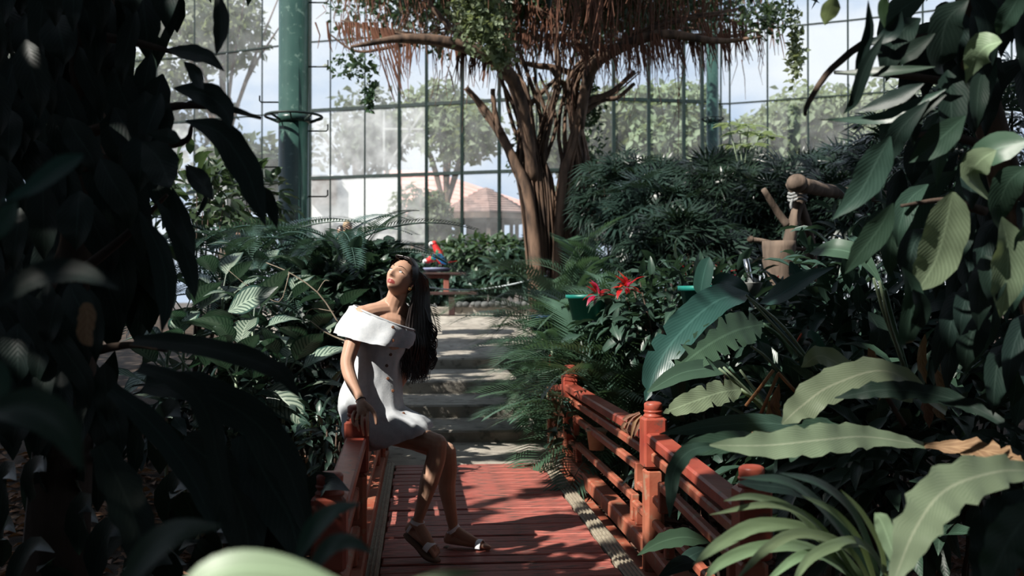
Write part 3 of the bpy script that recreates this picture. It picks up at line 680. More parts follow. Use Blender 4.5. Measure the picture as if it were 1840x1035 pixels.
# ------- lady palms and dark hedge, right background
def fan_mesh(k=8, L=.34, W=.04):
    m = MB()
    for i in range(k):
        a = (i/(k-1)-.5)*2.5; d = Vector((math.sin(a), math.cos(a), 0)); e = d*L+Vector((0, 0, -.10*L*random.uniform(1, 4)))
        s = Vector((d.y, -d.x, 0))*W*.5
        q = [m.vert((0, 0, 0), (.5, 0)), m.vert(d*L*.5-s+Vector((0, 0, .03)), (0, .5)), m.vert(d*L*.5+s+Vector((0, 0, .03)), (1, .5)), m.vert(e, (.5, 1))]
        m.face(q[0], q[1], q[2]); m.face(q[1], q[3], q[2])
    return m
fans = [fan_mesh() for _ in range(4)]
FV = [np.array(f.v) for f in fans]; FF = [np.array(f.f) for f in fans]; FU = [np.array(f.uv) for f in fans]
def lady_palm(px, py, d, rad, n, lab, matname='leaf_rhapis', s0=1.0):
    b = at(px, py, d); g = gh(b.x, b.y); t = thing('lady_palm', lab, 'palm', (b.x, b.y, g), 'lady palms in the right background')
    Vs, Fs, Us = [], [], []; o = 0
    for i in range(n):
        dd = rnd_dirs(1, -.5, 1)[0]; r = random.uniform(.3, 1)**.5; c = np.array(b)+dd*r*np.array(rad)
        D = Vector(dd+np.array([0, 0, -.25])+rng.normal(0, .35, 3)).normalized(); U = Vector((0, 0, 1))+Vector(rng.normal(0, .3, 3))+TOC*.4
        S = D.cross(U).normalized(); U = S.cross(D); k = i % 4; M3 = np.array([S, D, U])*s0*random.uniform(.8, 1.25)
        Vs.append(FV[k] @ M3 + c); Fs.append(FF[k]+o); Us.append(FU[k]); o += len(FV[k])
    tag(wobj('foliage', np_mesh('foliage', np.concatenate(Vs), np.concatenate(Fs), matname, np.concatenate(Us)), t), kind='stuff')
    m = MB()
    for k in range(7):
        e = b+Vector((random.uniform(-.8, .8)*rad[0], random.uniform(-.4, .4)*rad[1], random.uniform(-.2, .6)*rad[2]))
        m.tube([(e.x*.6+b.x*.4, e.y, g-.1), e], [.02, .014], 5)
    m.build('canes', 'bark_dark', t)
lp = [(1130, 370, 15.5, (.8, .6, .8), 240, 'lady palm just right of the banyan trunk'), (1180, 430, 14.5, (.8, .6, .9), 260, 'lady palm with drooping pale fans behind the red flowers'), (1230, 380, 16.5, (1.0, .7, .7), 280, 'tall lady palm below the thin green pole'),
      (1300, 360, 16, (.9, .6, .7), 260, 'lady palm right of the thin green pole'), (1290, 400, 14.5, (.9, .6, .9), 280, 'lady palm left of the log perch'), (1370, 380, 16.5, (1.0, .6, .8), 280, 'lady palm behind the log perch'),
      (1450, 370, 16, (.9, .7, .8), 260, 'lady palm behind the perch cross beam'), (1520, 370, 15.5, (.9, .7, .9), 260, 'lady palm behind the right hanging leaves'), (1420, 430, 14, (1.1, .6, 1.0), 300, 'shaded lady palm below the log perch'),
      (1230, 470, 13, (.8, .5, .6), 220, 'low lady palm behind the teal pot'), (1560, 420, 13.5, (1.1, .6, 1.2), 300, 'dark lady palm at the right behind the leaves'), (1680, 380, 12.5, (1.2, .6, 1.6), 320, 'dark lady palm far right in deep shade'),
      (1800, 360, 11.5, (1.0, .6, 1.7), 300, 'dark lady palm at the right edge')]
for a in lp: lady_palm(*a)
# umbrella plant with fans of oval leaves
t = thing('umbrella_tree', 'umbrella plant with whorls of pale oval leaves at the thin pole', 'plant', at(1335, 300, 15), None)
um = canon('oval', .26, .11, .5, 'leaf_pale_lit', .05, 0, .2, 6, 2)
for (px, py) in ((1310, 225), (1330, 240), (1345, 228), (1365, 240), (1380, 246), (1320, 262), (1350, 262)):
    c = at(px, py, 15+random.uniform(-.3, .3))
    for k in range(8): inst('leaf', um, t, xf(c, 2*PI*k/8+random.random(), .15, random.uniform(-.2, .2), random.uniform(.8, 1.1)))
    m = MB(); m.tube([at(1335, 330, 15), c], [.014, .008], 4); m.build('stem', 'petiole', t)
G3 = 'dark shrubs in the right bed'
for i, (px, py, d, rad, n, mt) in enumerate(((1250, 570, 8.5, (.9, .5, .5), 500, 'leaf_mid'), (1450, 610, 8.0, (1.0, .5, .4), 450, 'leaf_mid'), (1640, 560, 7.0, (1.0, .5, .9), 650, 'leaf_mid'), (1800, 620, 6.0, (.7, .5, 1.0), 600, 'leaf_mid'),
        (1560, 680, 6.2, (.8, .5, .6), 550, 'leaf_mid'), (1300, 800, 6.2, (.5, .5, .45), 420, 'leaf_mid'), (1700, 860, 4.6, (.8, .5, .6), 500, 'leaf_mid'), (1480, 820, 5.2, (.5, .4, .5), 420, 'leaf_mid'), (1130, 640, 8.9, (.5, .4, .5), 420, 'leaf_mid'))):
    shrub(px, py, d, rad, n, ['dark shrub behind the broad banana leaves', 'dark shrub below the stump', 'dark shrub under the hanging right leaves', 'dark shrub at the right edge', 'dark shrub with dry leaves hanging in it', 'dark undergrowth behind the near railing',
        'dark undergrowth below the wavy fern fronds', 'dark undergrowth behind the nearest red post', 'dark undergrowth under the areca palms'][i], mt, .2, .07, grp=G3)

# ------- banana-like plants, right middle
t = thing('banana_plant', 'broad-leaved banana plant with split leaves arching over the railing', 'plant', at(1490, 800, 5.2))
hero(t, [(1345, 528, 5.4), (1290, 540, 5.2), (1230, 590, 5.0), (1185, 650, 4.9), (1160, 720, 4.85)], 62, 'leaf_teal', 'banana', .3, .02, stalk=[(1480, 690, 5.6), (1400, 590, 5.5), (1345, 528, 5.4)], split=.5)
hero(t, [(1372, 582, 5.3), (1320, 595, 5.1), (1265, 625, 4.95), (1205, 672, 4.85)], 68, 'leaf_banana', 'banana', .15, .03, 7, nrm=facing(.8), split=.8, stalk=[(1470, 700, 5.5), (1410, 615, 5.4), (1372, 582, 5.3)])
hero(t, [(1310, 660, 5.0), (1270, 662, 4.9), (1220, 672, 4.8), (1163, 705, 4.7)], 36, 'leaf_banana', 'banana', .2, .02, nrm=facing(.7), stalk=[(1415, 785, 5.2), (1350, 705, 5.1), (1310, 660, 5.0)])
hero(t, [(1332, 700, 4.9), (1295, 705, 4.8), (1245, 722, 4.7), (1192, 742, 4.65)], 46, 'leaf_pale_lit', 'banana', .12, .05, 4, nrm=facing(.75), split=.4, stalk=[(1425, 800, 5.1), (1375, 735, 5.0), (1332, 700, 4.9)])
hero(t, [(1258, 532, 7.2), (1262, 505, 7.2), (1268, 480, 7.2), (1275, 462, 7.2)], 32, 'leaf_teal', 'banana', .2)
hero(t, [(1420, 470, 6.5), (1440, 520, 6.4), (1445, 580, 6.3), (1440, 625, 6.3)], 34, 'leaf_teal', 'banana', .25)
hero(t, [(1365, 545, 6.2), (1400, 530, 6.1), (1450, 500, 6.0), (1500, 480, 5.9)], 40, 'leaf_teal', 'lance', .25)
hero(t, [(1280, 515, 6.6), (1300, 505, 6.6), (1330, 515, 6.5), (1350, 535, 6.5)], 34, 'leaf_teal', 'oval', .2)
for (x0, y0, x1, y1, x2, y2) in ((1340, 530, 1410, 590, 1475, 680), (1345, 535, 1400, 595, 1440, 640), (1292, 662, 1345, 710, 1410, 780), (1300, 660, 1360, 720, 1420, 790), (1350, 622, 1380, 645, 1432, 705), (1330, 665, 1370, 720, 1400, 770)):
    m = MB(); m.tube([at(x0, y0, 4.9), at(x1, y1, 5.0), at(x2, y2, 5.1)], [.006, .010], 5, n=8); m.build('leaf_stalk', 'petiole', t)
for (x0, y0, x1, y1) in ((1390, 665, 1360, 705), (1360, 705, 1340, 730), (1398, 670, 1435, 710), (1398, 672, 1362, 755), (1362, 755, 1345, 800)):
    m = MB(); m.tube([at(x0, y0, 4.8), at(x1, y1, 4.8)], .009, 5); m.build('dry_stalk', 'dry_stalk', t)
t = thing('canna_plant', 'tall canna with one pale leaf below the hanging right leaves', 'plant', at(1560, 800, 4.6))
hero(t, [(1455, 455, 4.4), (1500, 448, 4.3), (1550, 465, 4.25), (1590, 520, 4.2)], 46, 'leaf_banana', 'oval', .2, .02, nrm=facing(.6), stalk=[(1632, 680, 4.6), (1605, 580, 4.4), (1590, 520, 4.2)])
hero(t, [(1560, 560, 4.6), (1580, 600, 4.6), (1560, 650, 4.6)], 40, 'leaf_dark', 'lance')
hero(t, [(1640, 560, 4.9), (1700, 540, 4.8), (1760, 570, 4.8)], 44, 'leaf_dark', 'lance')
for (x0, y0, x1, y1) in ((1570, 500, 1620, 640), (1580, 505, 1632, 680)):
    m = MB(); m.tube([at(x0, y0, 4.2), at((x0+x1)/2-4, (y0+y1)/2, 4.3), at(x1, y1, 4.5)], [.006, .011], 5, n=6); m.build('stalk', 'petiole', t)
# dark broad leaves filling the right bed
t = thing('heliconia_clump', 'clump of dark upright heliconia leaves in the right bed', 'plant', at(1480, 720, 6.0))
for i in range(46):
    px = random.uniform(1180, 1760); py = random.uniform(600, 760); d = random.uniform(5.4, 7.0); a = random.uniform(-.9, .9); ln = random.uniform(70, 130)
    hero(t, [(px, py+ln*.5, d), (px+a*ln*.2, py, d-.05), (px+a*ln*.55, py-ln*.45, d-.2), (px+a*ln*.9, py-ln*.5, d-.4)], random.uniform(26, 44), 'leaf_mid' if i % 3 else 'leaf_teal', 'banana', .3, .02, n=8, nrm=facing(.75))

# ------- bird's nest ferns, right foreground
t = thing('nest_fern', 'bird\'s nest fern with long wavy pale fronds over the railing', 'fern', at(1560, 900, 3.5))
def nf(sp, wpx, mt='leaf_nest', wave=.10, nw=6, nrm=None, fold=.12, prof='nest'): hero(t, sp, wpx, mt, prof, fold, wave, nw, nrm or facing(.7), 26)
nf([(1660, 800, 3.4), (1560, 785, 3.3), (1480, 790, 3.2), (1380, 800, 3.15), (1275, 800, 3.1)], 56)
nf([(1455, 778, 3.6), (1400, 762, 3.55), (1310, 762, 3.5), (1185, 780, 3.45)], 34, 'leaf_mid', .03)
nf([(1400, 800, 3.5), (1340, 792, 3.4), (1270, 800, 3.35), (1215, 812, 3.3)], 40, 'leaf_mid', .03)
nf([(1290, 800, 3.3), (1240, 810, 3.25), (1210, 850, 3.2), (1203, 930, 3.15)], 30, 'leaf_mid', .05, 3, facing(.9))
nf([(1700, 740, 3.7), (1600, 668, 3.6), (1500, 690, 3.5), (1440, 730, 3.45), (1405, 762, 3.4)], 60, 'leaf_nest', .10, 5)
nf([(1560, 800, 3.6), (1480, 770, 3.6), (1440, 790, 3.55), (1420, 830, 3.5)], 44, 'leaf_mid', .06)
nf([(1640, 720, 3.9), (1560, 690, 3.9), (1480, 640, 3.85), (1440, 660, 3.8)], 40, 'leaf_nest', .06)
nf([(1840, 780, 3.2), (1720, 720, 3.3), (1600, 700, 3.3), (1500, 715, 3.3)], 34, 'leaf_dark', .12, 8)
nf([(1660, 800, 3.4), (1740, 805, 3.3), (1790, 815, 3.2), (1840, 830, 3.1)], 40, 'leaf_dead', .14, 5)
nf([(1480, 905, 3.3), (1420, 880, 3.2), (1370, 872, 3.15), (1325, 866, 3.1)], 24, 'leaf_dark', .02)
t = thing('nest_fern', 'large pale nest fern frond arching in at the lower right corner', 'fern', at(1700, 1040, 2.4))
nf([(1860, 846, 2.5), (1790, 848, 2.45), (1700, 880, 2.4), (1645, 950, 2.35), (1600, 1060, 2.3)], 84, 'leaf_nest', .09, 6, facing(.75))
nf([(1620, 1040, 2.5), (1600, 980, 2.5), (1585, 940, 2.5), (1572, 922, 2.5)], 34, 'leaf_pale_lit', .03, 3, facing(.8))
nf([(1760, 1060, 2.1), (1790, 960, 2.1), (1850, 880, 2.1)], 90, 'leaf_dark', .06, 4)
nf([(1880, 900, 2.0), (1820, 960, 2.0), (1770, 1060, 2.0)], 80, 'leaf_mid', .05, 4)
# ------- spider lily, bottom right
t = thing('spider_lily', 'spider lily with long arching strap leaves at the bottom right', 'plant', at(1560, 1080, 2.9))
lily = [([(1540, 1040), (1470, 945), (1390, 908), (1275, 925)], 17), ([(1560, 1050), (1470, 965), (1370, 945), (1300, 975), (1245, 1015)], 30), ([(1565, 1060), (1460, 990), (1370, 985), (1300, 1010), (1262, 1045)], 26),
        ([(1570, 1060), (1520, 985), (1440, 960), (1380, 985), (1320, 1045)], 22), ([(1575, 1060), (1545, 980), (1500, 925), (1440, 890)], 24), ([(1580, 1060), (1560, 985), (1525, 915), (1470, 870), (1400, 850)], 26), ([(1590, 1060), (1580, 990), (1550, 930), (1510, 880)], 26),
        ([(1560, 1060), (1500, 1010), (1440, 1000), (1370, 1050)], 22), ([(1600, 1060), (1570, 1000), (1530, 975), (1460, 1000), (1420, 1055)], 24), ([(1545, 1060), (1440, 930), (1360, 895), (1300, 900)], 18), ([(1580, 1060), (1500, 940), (1420, 870), (1330, 858)], 24)]
for i, (sp, wp_) in enumerate(lily):
    hero(t, [(x, y, 2.95-.12*k+.05*(i % 3)) for k, (x, y) in enumerate(sp)], wp_, 'leaf_lily' if i not in (10, 5) else 'leaf_mid', 'strap', .35, 0, n=18, nrm=facing(.55))
t = thing('ground_leaf_plant', 'small plant with ragged leaves at the foot of the middle post', 'plant', at(1230, 1035, 4.0))
hero(t, [(1275, 975, 4.3), (1230, 965, 4.25), (1185, 975, 4.2), (1145, 998, 4.15)], 34, 'leaf_banana', 'lance', .15, .09, 7, nrm=facing(.7))
hero(t, [(1270, 985, 4.2), (1240, 1000, 4.15), (1210, 1020, 4.1)], 26, 'leaf_mid', 'lance', .2)
hero(t, [(1290, 960, 4.3), (1310, 990, 4.2), (1330, 1025, 4.1)], 26, 'leaf_mid', 'lance', .2)
hero(t, [(1250, 1010, 4.0), (1220, 1015, 3.95), (1180, 1040, 3.9)], 30, 'leaf_dark', 'lance', .2)

# ------- small climber on first right post
t = thing('climber', 'small glossy climber on the far right railing post', 'plant', at(1000, 800, 8.1))
cl = canon('oval', .13, .065, .6, 'leaf_mid', .02, 0, .2, 5, 2)
for i in range(22):
    px, py = random.uniform(985, 1028), random.uniform(705, 830)
    inst('leaf', cl, t, xf(at(px, py, random.uniform(8.0, 8.15)), random.uniform(2, 4.3), random.uniform(-.9, .5), random.uniform(-.6, .6), random.uniform(.8, 1.3)))
m = MB(); m.tube([at(990, 835, 8.12), at(1000, 780, 8.1), at(1010, 720, 8.1), at(1025, 720, 8.0)], .006, 5, n=10); m.build('stem', 'petiole', t)

# ------- hanging-leaf tree, top right foreground
tr = thing('hanging_leaf_tree', 'tree with long drooping dark leaves filling the upper right corner', 'tree', at(1760, 1035, 2.9))
def hr(sp, wpx, mt='leaf_dark', prof='lance', d=2.8, nrm=None, wave=.03): hero(tr, [(x, y, d+.04*k) for k, (x, y) in enumerate(sp)], wpx, mt, prof, .22, wave, 3, nrm or facing(.78), 12)
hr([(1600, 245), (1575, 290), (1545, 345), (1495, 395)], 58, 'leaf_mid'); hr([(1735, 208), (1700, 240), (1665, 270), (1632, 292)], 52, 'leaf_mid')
hr([(1712, 345), (1698, 410), (1680, 470), (1650, 522)], 80, 'leaf_pale_lit', 'banana'); hr([(1605, 365), (1580, 410), (1545, 455), (1518, 492)], 46, 'leaf_mid')
hr([(1800, 390), (1812, 450), (1806, 520), (1798, 572)], 70, 'leaf_pale_lit', 'lance'); hr([(1800, 75), (1770, 85), (1750, 110), (1735, 150)], 56, 'leaf_pale_lit', 'oval')
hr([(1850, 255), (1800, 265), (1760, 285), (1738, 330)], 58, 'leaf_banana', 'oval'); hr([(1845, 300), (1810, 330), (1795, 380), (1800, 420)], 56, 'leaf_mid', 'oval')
hr([(1790, 270), (1760, 290), (1745, 320), (1790, 370)], 50, 'leaf_pale_lit', 'oval'); hr([(1850, 395), (1838, 440), (1830, 490)], 40, 'leaf_mid')
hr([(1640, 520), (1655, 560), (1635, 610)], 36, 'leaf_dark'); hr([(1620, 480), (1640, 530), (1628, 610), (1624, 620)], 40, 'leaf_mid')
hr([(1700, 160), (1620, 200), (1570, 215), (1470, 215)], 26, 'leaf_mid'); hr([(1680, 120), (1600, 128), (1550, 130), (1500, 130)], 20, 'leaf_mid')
hr([(1500, -10), (1490, 20), (1482, 45)], 34, 'leaf_pale_lit'); hr([(1590, -15), (1585, 20), (1590, 52)], 22, 'leaf_banana')
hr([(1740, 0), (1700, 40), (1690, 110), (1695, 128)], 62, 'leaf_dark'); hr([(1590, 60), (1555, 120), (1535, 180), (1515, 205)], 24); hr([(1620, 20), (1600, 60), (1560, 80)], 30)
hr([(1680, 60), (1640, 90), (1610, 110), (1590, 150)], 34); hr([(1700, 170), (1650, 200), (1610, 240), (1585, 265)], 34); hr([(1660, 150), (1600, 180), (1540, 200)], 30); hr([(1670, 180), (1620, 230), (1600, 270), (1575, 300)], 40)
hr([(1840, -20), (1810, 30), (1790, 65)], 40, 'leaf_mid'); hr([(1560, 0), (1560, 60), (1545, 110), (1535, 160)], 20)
random.seed(21)
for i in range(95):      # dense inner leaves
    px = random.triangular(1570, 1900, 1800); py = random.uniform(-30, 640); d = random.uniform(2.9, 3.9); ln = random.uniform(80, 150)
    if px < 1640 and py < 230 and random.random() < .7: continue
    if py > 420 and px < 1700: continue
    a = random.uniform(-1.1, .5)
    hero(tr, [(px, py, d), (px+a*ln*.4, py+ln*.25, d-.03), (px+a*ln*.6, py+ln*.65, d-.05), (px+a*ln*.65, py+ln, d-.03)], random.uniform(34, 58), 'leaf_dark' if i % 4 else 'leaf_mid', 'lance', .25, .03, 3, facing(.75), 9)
m = MB(); m.tube([at(1930, 1100, 3.6), at(1900, 700, 3.5), at(1800, 300, 3.4), at(1745, 60, 3.4), at(1750, -300, 3.4), at(1700, -900, 3.0)], [.10, .07, .055, .05, .05, .04], 8, n=20)
m.build('trunk', 'bark', tr)
for sp in ([(1745, 60), (1640, 70), (1560, 75), (1510, 110), (1480, 140), (1450, 190), (1447, 205)], [(1760, 160), (1660, 140), (1600, 135), (1500, 130)], [(1765, 260), (1690, 240), (1600, 250)], [(1770, 380), (1700, 360), (1620, 370)], [(1760, 20), (1820, 60), (1850, 90)]):
    m = MB(); m.tube([at(x, y, 3.3-.07*k) for k, (x, y) in enumerate(sp)], [.016, .006], 6, n=14); m.build('branch', 'bark_dark', tr)

# ------- dark foliage, left foreground
tl = thing('dark_leaf_tree', 'tree with long drooping leaves in deep shade filling the left edge', 'tree', at(120, 1035, 3.2))
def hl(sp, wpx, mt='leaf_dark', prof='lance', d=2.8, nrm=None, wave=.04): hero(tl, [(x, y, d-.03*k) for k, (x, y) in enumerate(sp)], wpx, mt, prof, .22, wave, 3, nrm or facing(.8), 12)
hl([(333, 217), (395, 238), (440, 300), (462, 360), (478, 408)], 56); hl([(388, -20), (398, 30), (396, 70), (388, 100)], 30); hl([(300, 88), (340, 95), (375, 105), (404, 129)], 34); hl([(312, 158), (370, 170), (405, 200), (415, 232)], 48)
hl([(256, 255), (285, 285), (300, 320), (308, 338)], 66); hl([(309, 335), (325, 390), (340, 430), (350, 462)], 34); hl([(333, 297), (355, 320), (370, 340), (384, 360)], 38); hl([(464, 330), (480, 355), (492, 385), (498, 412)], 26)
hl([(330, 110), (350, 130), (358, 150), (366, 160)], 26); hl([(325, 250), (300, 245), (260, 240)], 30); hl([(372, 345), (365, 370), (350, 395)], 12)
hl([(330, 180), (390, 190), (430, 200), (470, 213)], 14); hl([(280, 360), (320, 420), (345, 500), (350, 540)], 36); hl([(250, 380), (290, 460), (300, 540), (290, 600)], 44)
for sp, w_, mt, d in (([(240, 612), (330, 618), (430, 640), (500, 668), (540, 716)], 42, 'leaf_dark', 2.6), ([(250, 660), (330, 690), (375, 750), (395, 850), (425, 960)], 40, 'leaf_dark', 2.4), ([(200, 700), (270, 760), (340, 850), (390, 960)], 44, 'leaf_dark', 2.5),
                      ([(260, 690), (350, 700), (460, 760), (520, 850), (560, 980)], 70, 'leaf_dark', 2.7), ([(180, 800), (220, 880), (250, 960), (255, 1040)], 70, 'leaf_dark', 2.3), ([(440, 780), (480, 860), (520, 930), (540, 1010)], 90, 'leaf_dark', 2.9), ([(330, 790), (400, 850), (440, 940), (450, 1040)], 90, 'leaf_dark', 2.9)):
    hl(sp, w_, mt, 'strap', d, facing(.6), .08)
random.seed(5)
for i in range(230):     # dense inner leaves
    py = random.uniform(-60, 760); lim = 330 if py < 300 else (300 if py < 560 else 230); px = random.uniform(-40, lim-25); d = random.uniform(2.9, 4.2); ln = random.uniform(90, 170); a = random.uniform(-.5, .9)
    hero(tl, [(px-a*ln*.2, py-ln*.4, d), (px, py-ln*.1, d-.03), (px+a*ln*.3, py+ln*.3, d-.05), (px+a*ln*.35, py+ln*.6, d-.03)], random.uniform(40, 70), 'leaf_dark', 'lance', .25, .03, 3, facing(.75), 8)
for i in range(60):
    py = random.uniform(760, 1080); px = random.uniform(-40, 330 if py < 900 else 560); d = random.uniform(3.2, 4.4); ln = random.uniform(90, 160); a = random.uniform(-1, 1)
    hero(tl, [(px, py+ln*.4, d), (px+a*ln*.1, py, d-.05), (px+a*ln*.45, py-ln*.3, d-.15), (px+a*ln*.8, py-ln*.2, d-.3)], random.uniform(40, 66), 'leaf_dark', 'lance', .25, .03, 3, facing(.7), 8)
m = MB(); m.tube([at(90, 1150, 3.6), at(120, 700, 3.6), at(150, 300, 3.6), at(170, -100, 3.5), at(150, -900, 3.3)], [.13, .10, .08, .07, .06], 8, n=20); m.build('trunk', 'bark_dark', tl)
for sp in ([(150, 240), (250, 210), (320, 190), (400, 195), (468, 212)], [(150, 300), (250, 270), (330, 255), (345, 225)], [(150, 60), (260, 80), (330, 100)], [(130, 500), (230, 420), (300, 350)], [(130, 640), (230, 620), (300, 630)]):
    m = MB(); m.tube([at(x, y, 3.3-.08*k) for k, (x, y) in enumerate(sp)], [.02, .006], 6, n=14); m.build('branch', 'bark_dark', tl)
hl([(150, 545), (158, 570), (155, 600), (165, 622)], 34, 'leaf_dead', 'banana', 2.2)
# blurred nearest leaves
G4 = None
t = thing('near_leaf_plant', 'out-of-focus leafy plant nearest the camera at the left edge', 'plant', at(-40, 1000, 1.3))
hero(t, [(150, 278, 1.5), (110, 300, 1.48), (55, 340, 1.45), (-5, 365, 1.42)], 46, 'leaf_teal', 'oval', .2, nrm=facing(.7)); hero(t, [(30, 360, 1.4), (10, 400, 1.4), (-20, 440, 1.4)], 46, 'leaf_teal', 'lance')
hero(t, [(-40, 745, 1.25), (40, 735, 1.25), (110, 770, 1.23), (150, 850, 1.2)], 84, 'leaf_mid', 'lance', .3, nrm=facing(.5)); hero(t, [(-30, 640, 1.3), (0, 680, 1.3), (10, 730, 1.3)], 40, 'leaf_teal', 'lance')
hero(t, [(-20, 560, 1.6), (60, 500, 1.6), (140, 490, 1.6), (215, 520, 1.55)], 56, 'leaf_dark', 'lance')
t = thing('near_leaf_plant', 'out-of-focus pale leaf rising at the bottom edge before the left railing', 'plant', at(480, 1150, 1.0))
hero(t, [(300, 1085, 1.0), (400, 1026, 1.0), (520, 1026, 1.0), (660, 1066, 1.0)], 74, 'leaf_pale_lit', 'oval', .15, nrm=facing(.45)); hero(t, [(200, 1080, 1.35), (270, 990, 1.35), (330, 955, 1.33), (400, 945, 1.3)], 60, 'leaf_mid', 'lance', .2)
hero(t, [(530, 1010, 1.6), (565, 950, 1.6), (605, 918, 1.58), (650, 905, 1.55)], 40, 'leaf_teal', 'lance', .25); hero(t, [(545, 1045, 1.5), (590, 985, 1.5), (630, 975, 1.48), (672, 995, 1.45)], 36, 'leaf_mid', 'lance', .25)
hero(t, [(700, 1060, 1.1), (800, 1034, 1.1), (870, 1028, 1.1)], 20, 'leaf_pale_lit', 'lance', .2)
# bare twigs through left bed
t = thing('bare_shrub', 'bare pale twigs crossing the left bed', 'shrub', at(640, 720, 7.8))
for sp, r in (([(640, 640), (605, 575), (570, 525), (520, 490), (478, 472)], .012), ([(570, 525), (583, 505), (592, 505)], .006), ([(600, 560), (560, 555), (545, 575)], .006), ([(520, 490), (505, 540), (480, 535), (440, 510), (410, 485)], .006), ([(555, 790), (580, 720), (620, 660), (640, 600)], .018), ([(640, 620), (590, 600), (555, 575)], .012)):
    m = MB(); m.tube([at(x, y, 7.4) for x, y in sp], [r*.65, r*.3], 5, n=10); m.build('twig', 'twig', t)

# leaf litter
def litter(cx0, cx1, cy0, cy1, n, lab):
    P = []; 
    for i in range(n):
        x, y = random.uniform(cx0, cx1), random.uniform(cy0, cy1)
        if -.45 < x < 1.4 and y < 9: continue
        P.append((x, y, gh(x, y)+random.uniform(.005, .05)))
    P = np.array(P); k = len(P); s = rng.uniform(.6, 1.3, k)
    tag(wobj('fallen_leaves', leaf_cloud('fallen_leaves', P, rnd_dirs(k, -.2, .3), np.array([0, 0, 1.0])+rng.normal(0, .35, (k, 3)), .13*s, .06*s, 'leaf_litter')), lab, 'fallen leaves', kind='stuff')
litter(-4.2, -.4, 3.5, 10, 4200, 'dry brown fallen leaves on the soil left of the bridge')
litter(1.4, 4.5, 3.0, 9, 3000, 'dry brown fallen leaves on the soil right of the bridge')
# dry dead leaves hanging at right
t = thing('dead_leaf_clump', 'dry curled brown leaves hanging in the dark right bed', 'dead leaves', at(1600, 800, 4.2))
for sp, w_ in (([(1560, 625), (1570, 650), (1590, 680), (1580, 720)], 26), ([(1662, 600), (1655, 650), (1665, 690)], 18), ([(1700, 600), (1698, 640), (1690, 670)], 20), ([(1680, 660), (1690, 700), (1685, 740), (1700, 755)], 28), ([(1660, 700), (1665, 740), (1670, 770)], 22), ([(1380, 720), (1388, 760), (1375, 800)], 22), ([(1400, 690), (1392, 730), (1405, 750)], 18)):
    hero(t, [(x, y, 4.2) for x, y in sp], w_, 'leaf_dead', 'lance', .5, .15, 3, facing(.9), 8)
m = MB(); m.tube([at(1556, 640, 4.2), at(1580, 690, 4.2), at(1625, 765, 4.2)], .012, 5, n=6); m.build('stalk', 'bark', t)
t = thing('dry_palm_tuft', 'dry straw-coloured leaf scraps caught on the middle railing post', 'dead leaves', at(1135, 770, 5.5))
for sp in ([(1150, 742), (1135, 750), (1125, 770), (1130, 782)], [(1152, 745), (1142, 755), (1136, 775), (1134, 790)], [(1120, 755), (1130, 748), (1148, 742)], [(1150, 750), (1145, 768), (1140, 785)], [(1125, 758), (1118, 770), (1128, 778)]):
    hero(t, [(x, y, 5.42) for x, y in sp], 7, 'leaf_dead', 'needle', .4, 0, n=7)
# ================================================================== FEEDING TABLE, PARROTS, ROPE, ROCKS
p0 = at(800, 555, 16.5); tz = p0.z
ft = thing('feeding_table', 'red wooden bird feeding table with a dark lower shelf behind the woman', 'table', p0)
def tb(nm, a, b, wd, ht, mt): m = MB(); m.beam(a, b, wd, ht, .006); return m.build(nm, mt, ft, False)
tb('table_top', at(745, 492, 16.4), at(838, 492, 16.4), .5, .035, 'table_dark'); tb('apron', at(750, 497, 16.25), at(808, 497, 16.25), .04, .06, 'table_red')
tb('shelf', at(735, 527, 16.4), at(858, 527, 16.4), .55, .05, 'table_dark')
for px, dd in ((802, 16.25), (755, 16.25), (802, 16.65), (755, 16.65)):
    m = MB(); q = at(px, 493, dd); m.box((q.x, q.y, (q.z+tz+.25)/2), (.09, .07, q.z-tz-.25), bev=.006); m.build('upper_leg', 'table_red', ft, False)
for px, dd in ((812, 16.2), (750, 16.2), (812, 16.6), (750, 16.6)):
    m = MB(); q = at(px, 528, dd); m.box((q.x, q.y, (q.z+tz-.1)/2), (.10, .09, q.z-tz+.1), bev=.006); m.build('lower_leg', 'table_dark', ft, False)
m = MB(); c = at(786, 488, 16.35)
m.lathe([(.01, .0), (.19, .0), (.23, .06), (.24, .06), (.20, .015), (.02, .015)], c, 24); tag(m.build('feed_tray', 'tray_blue'), 'shallow blue feed tray on the feeding table', 'tray')

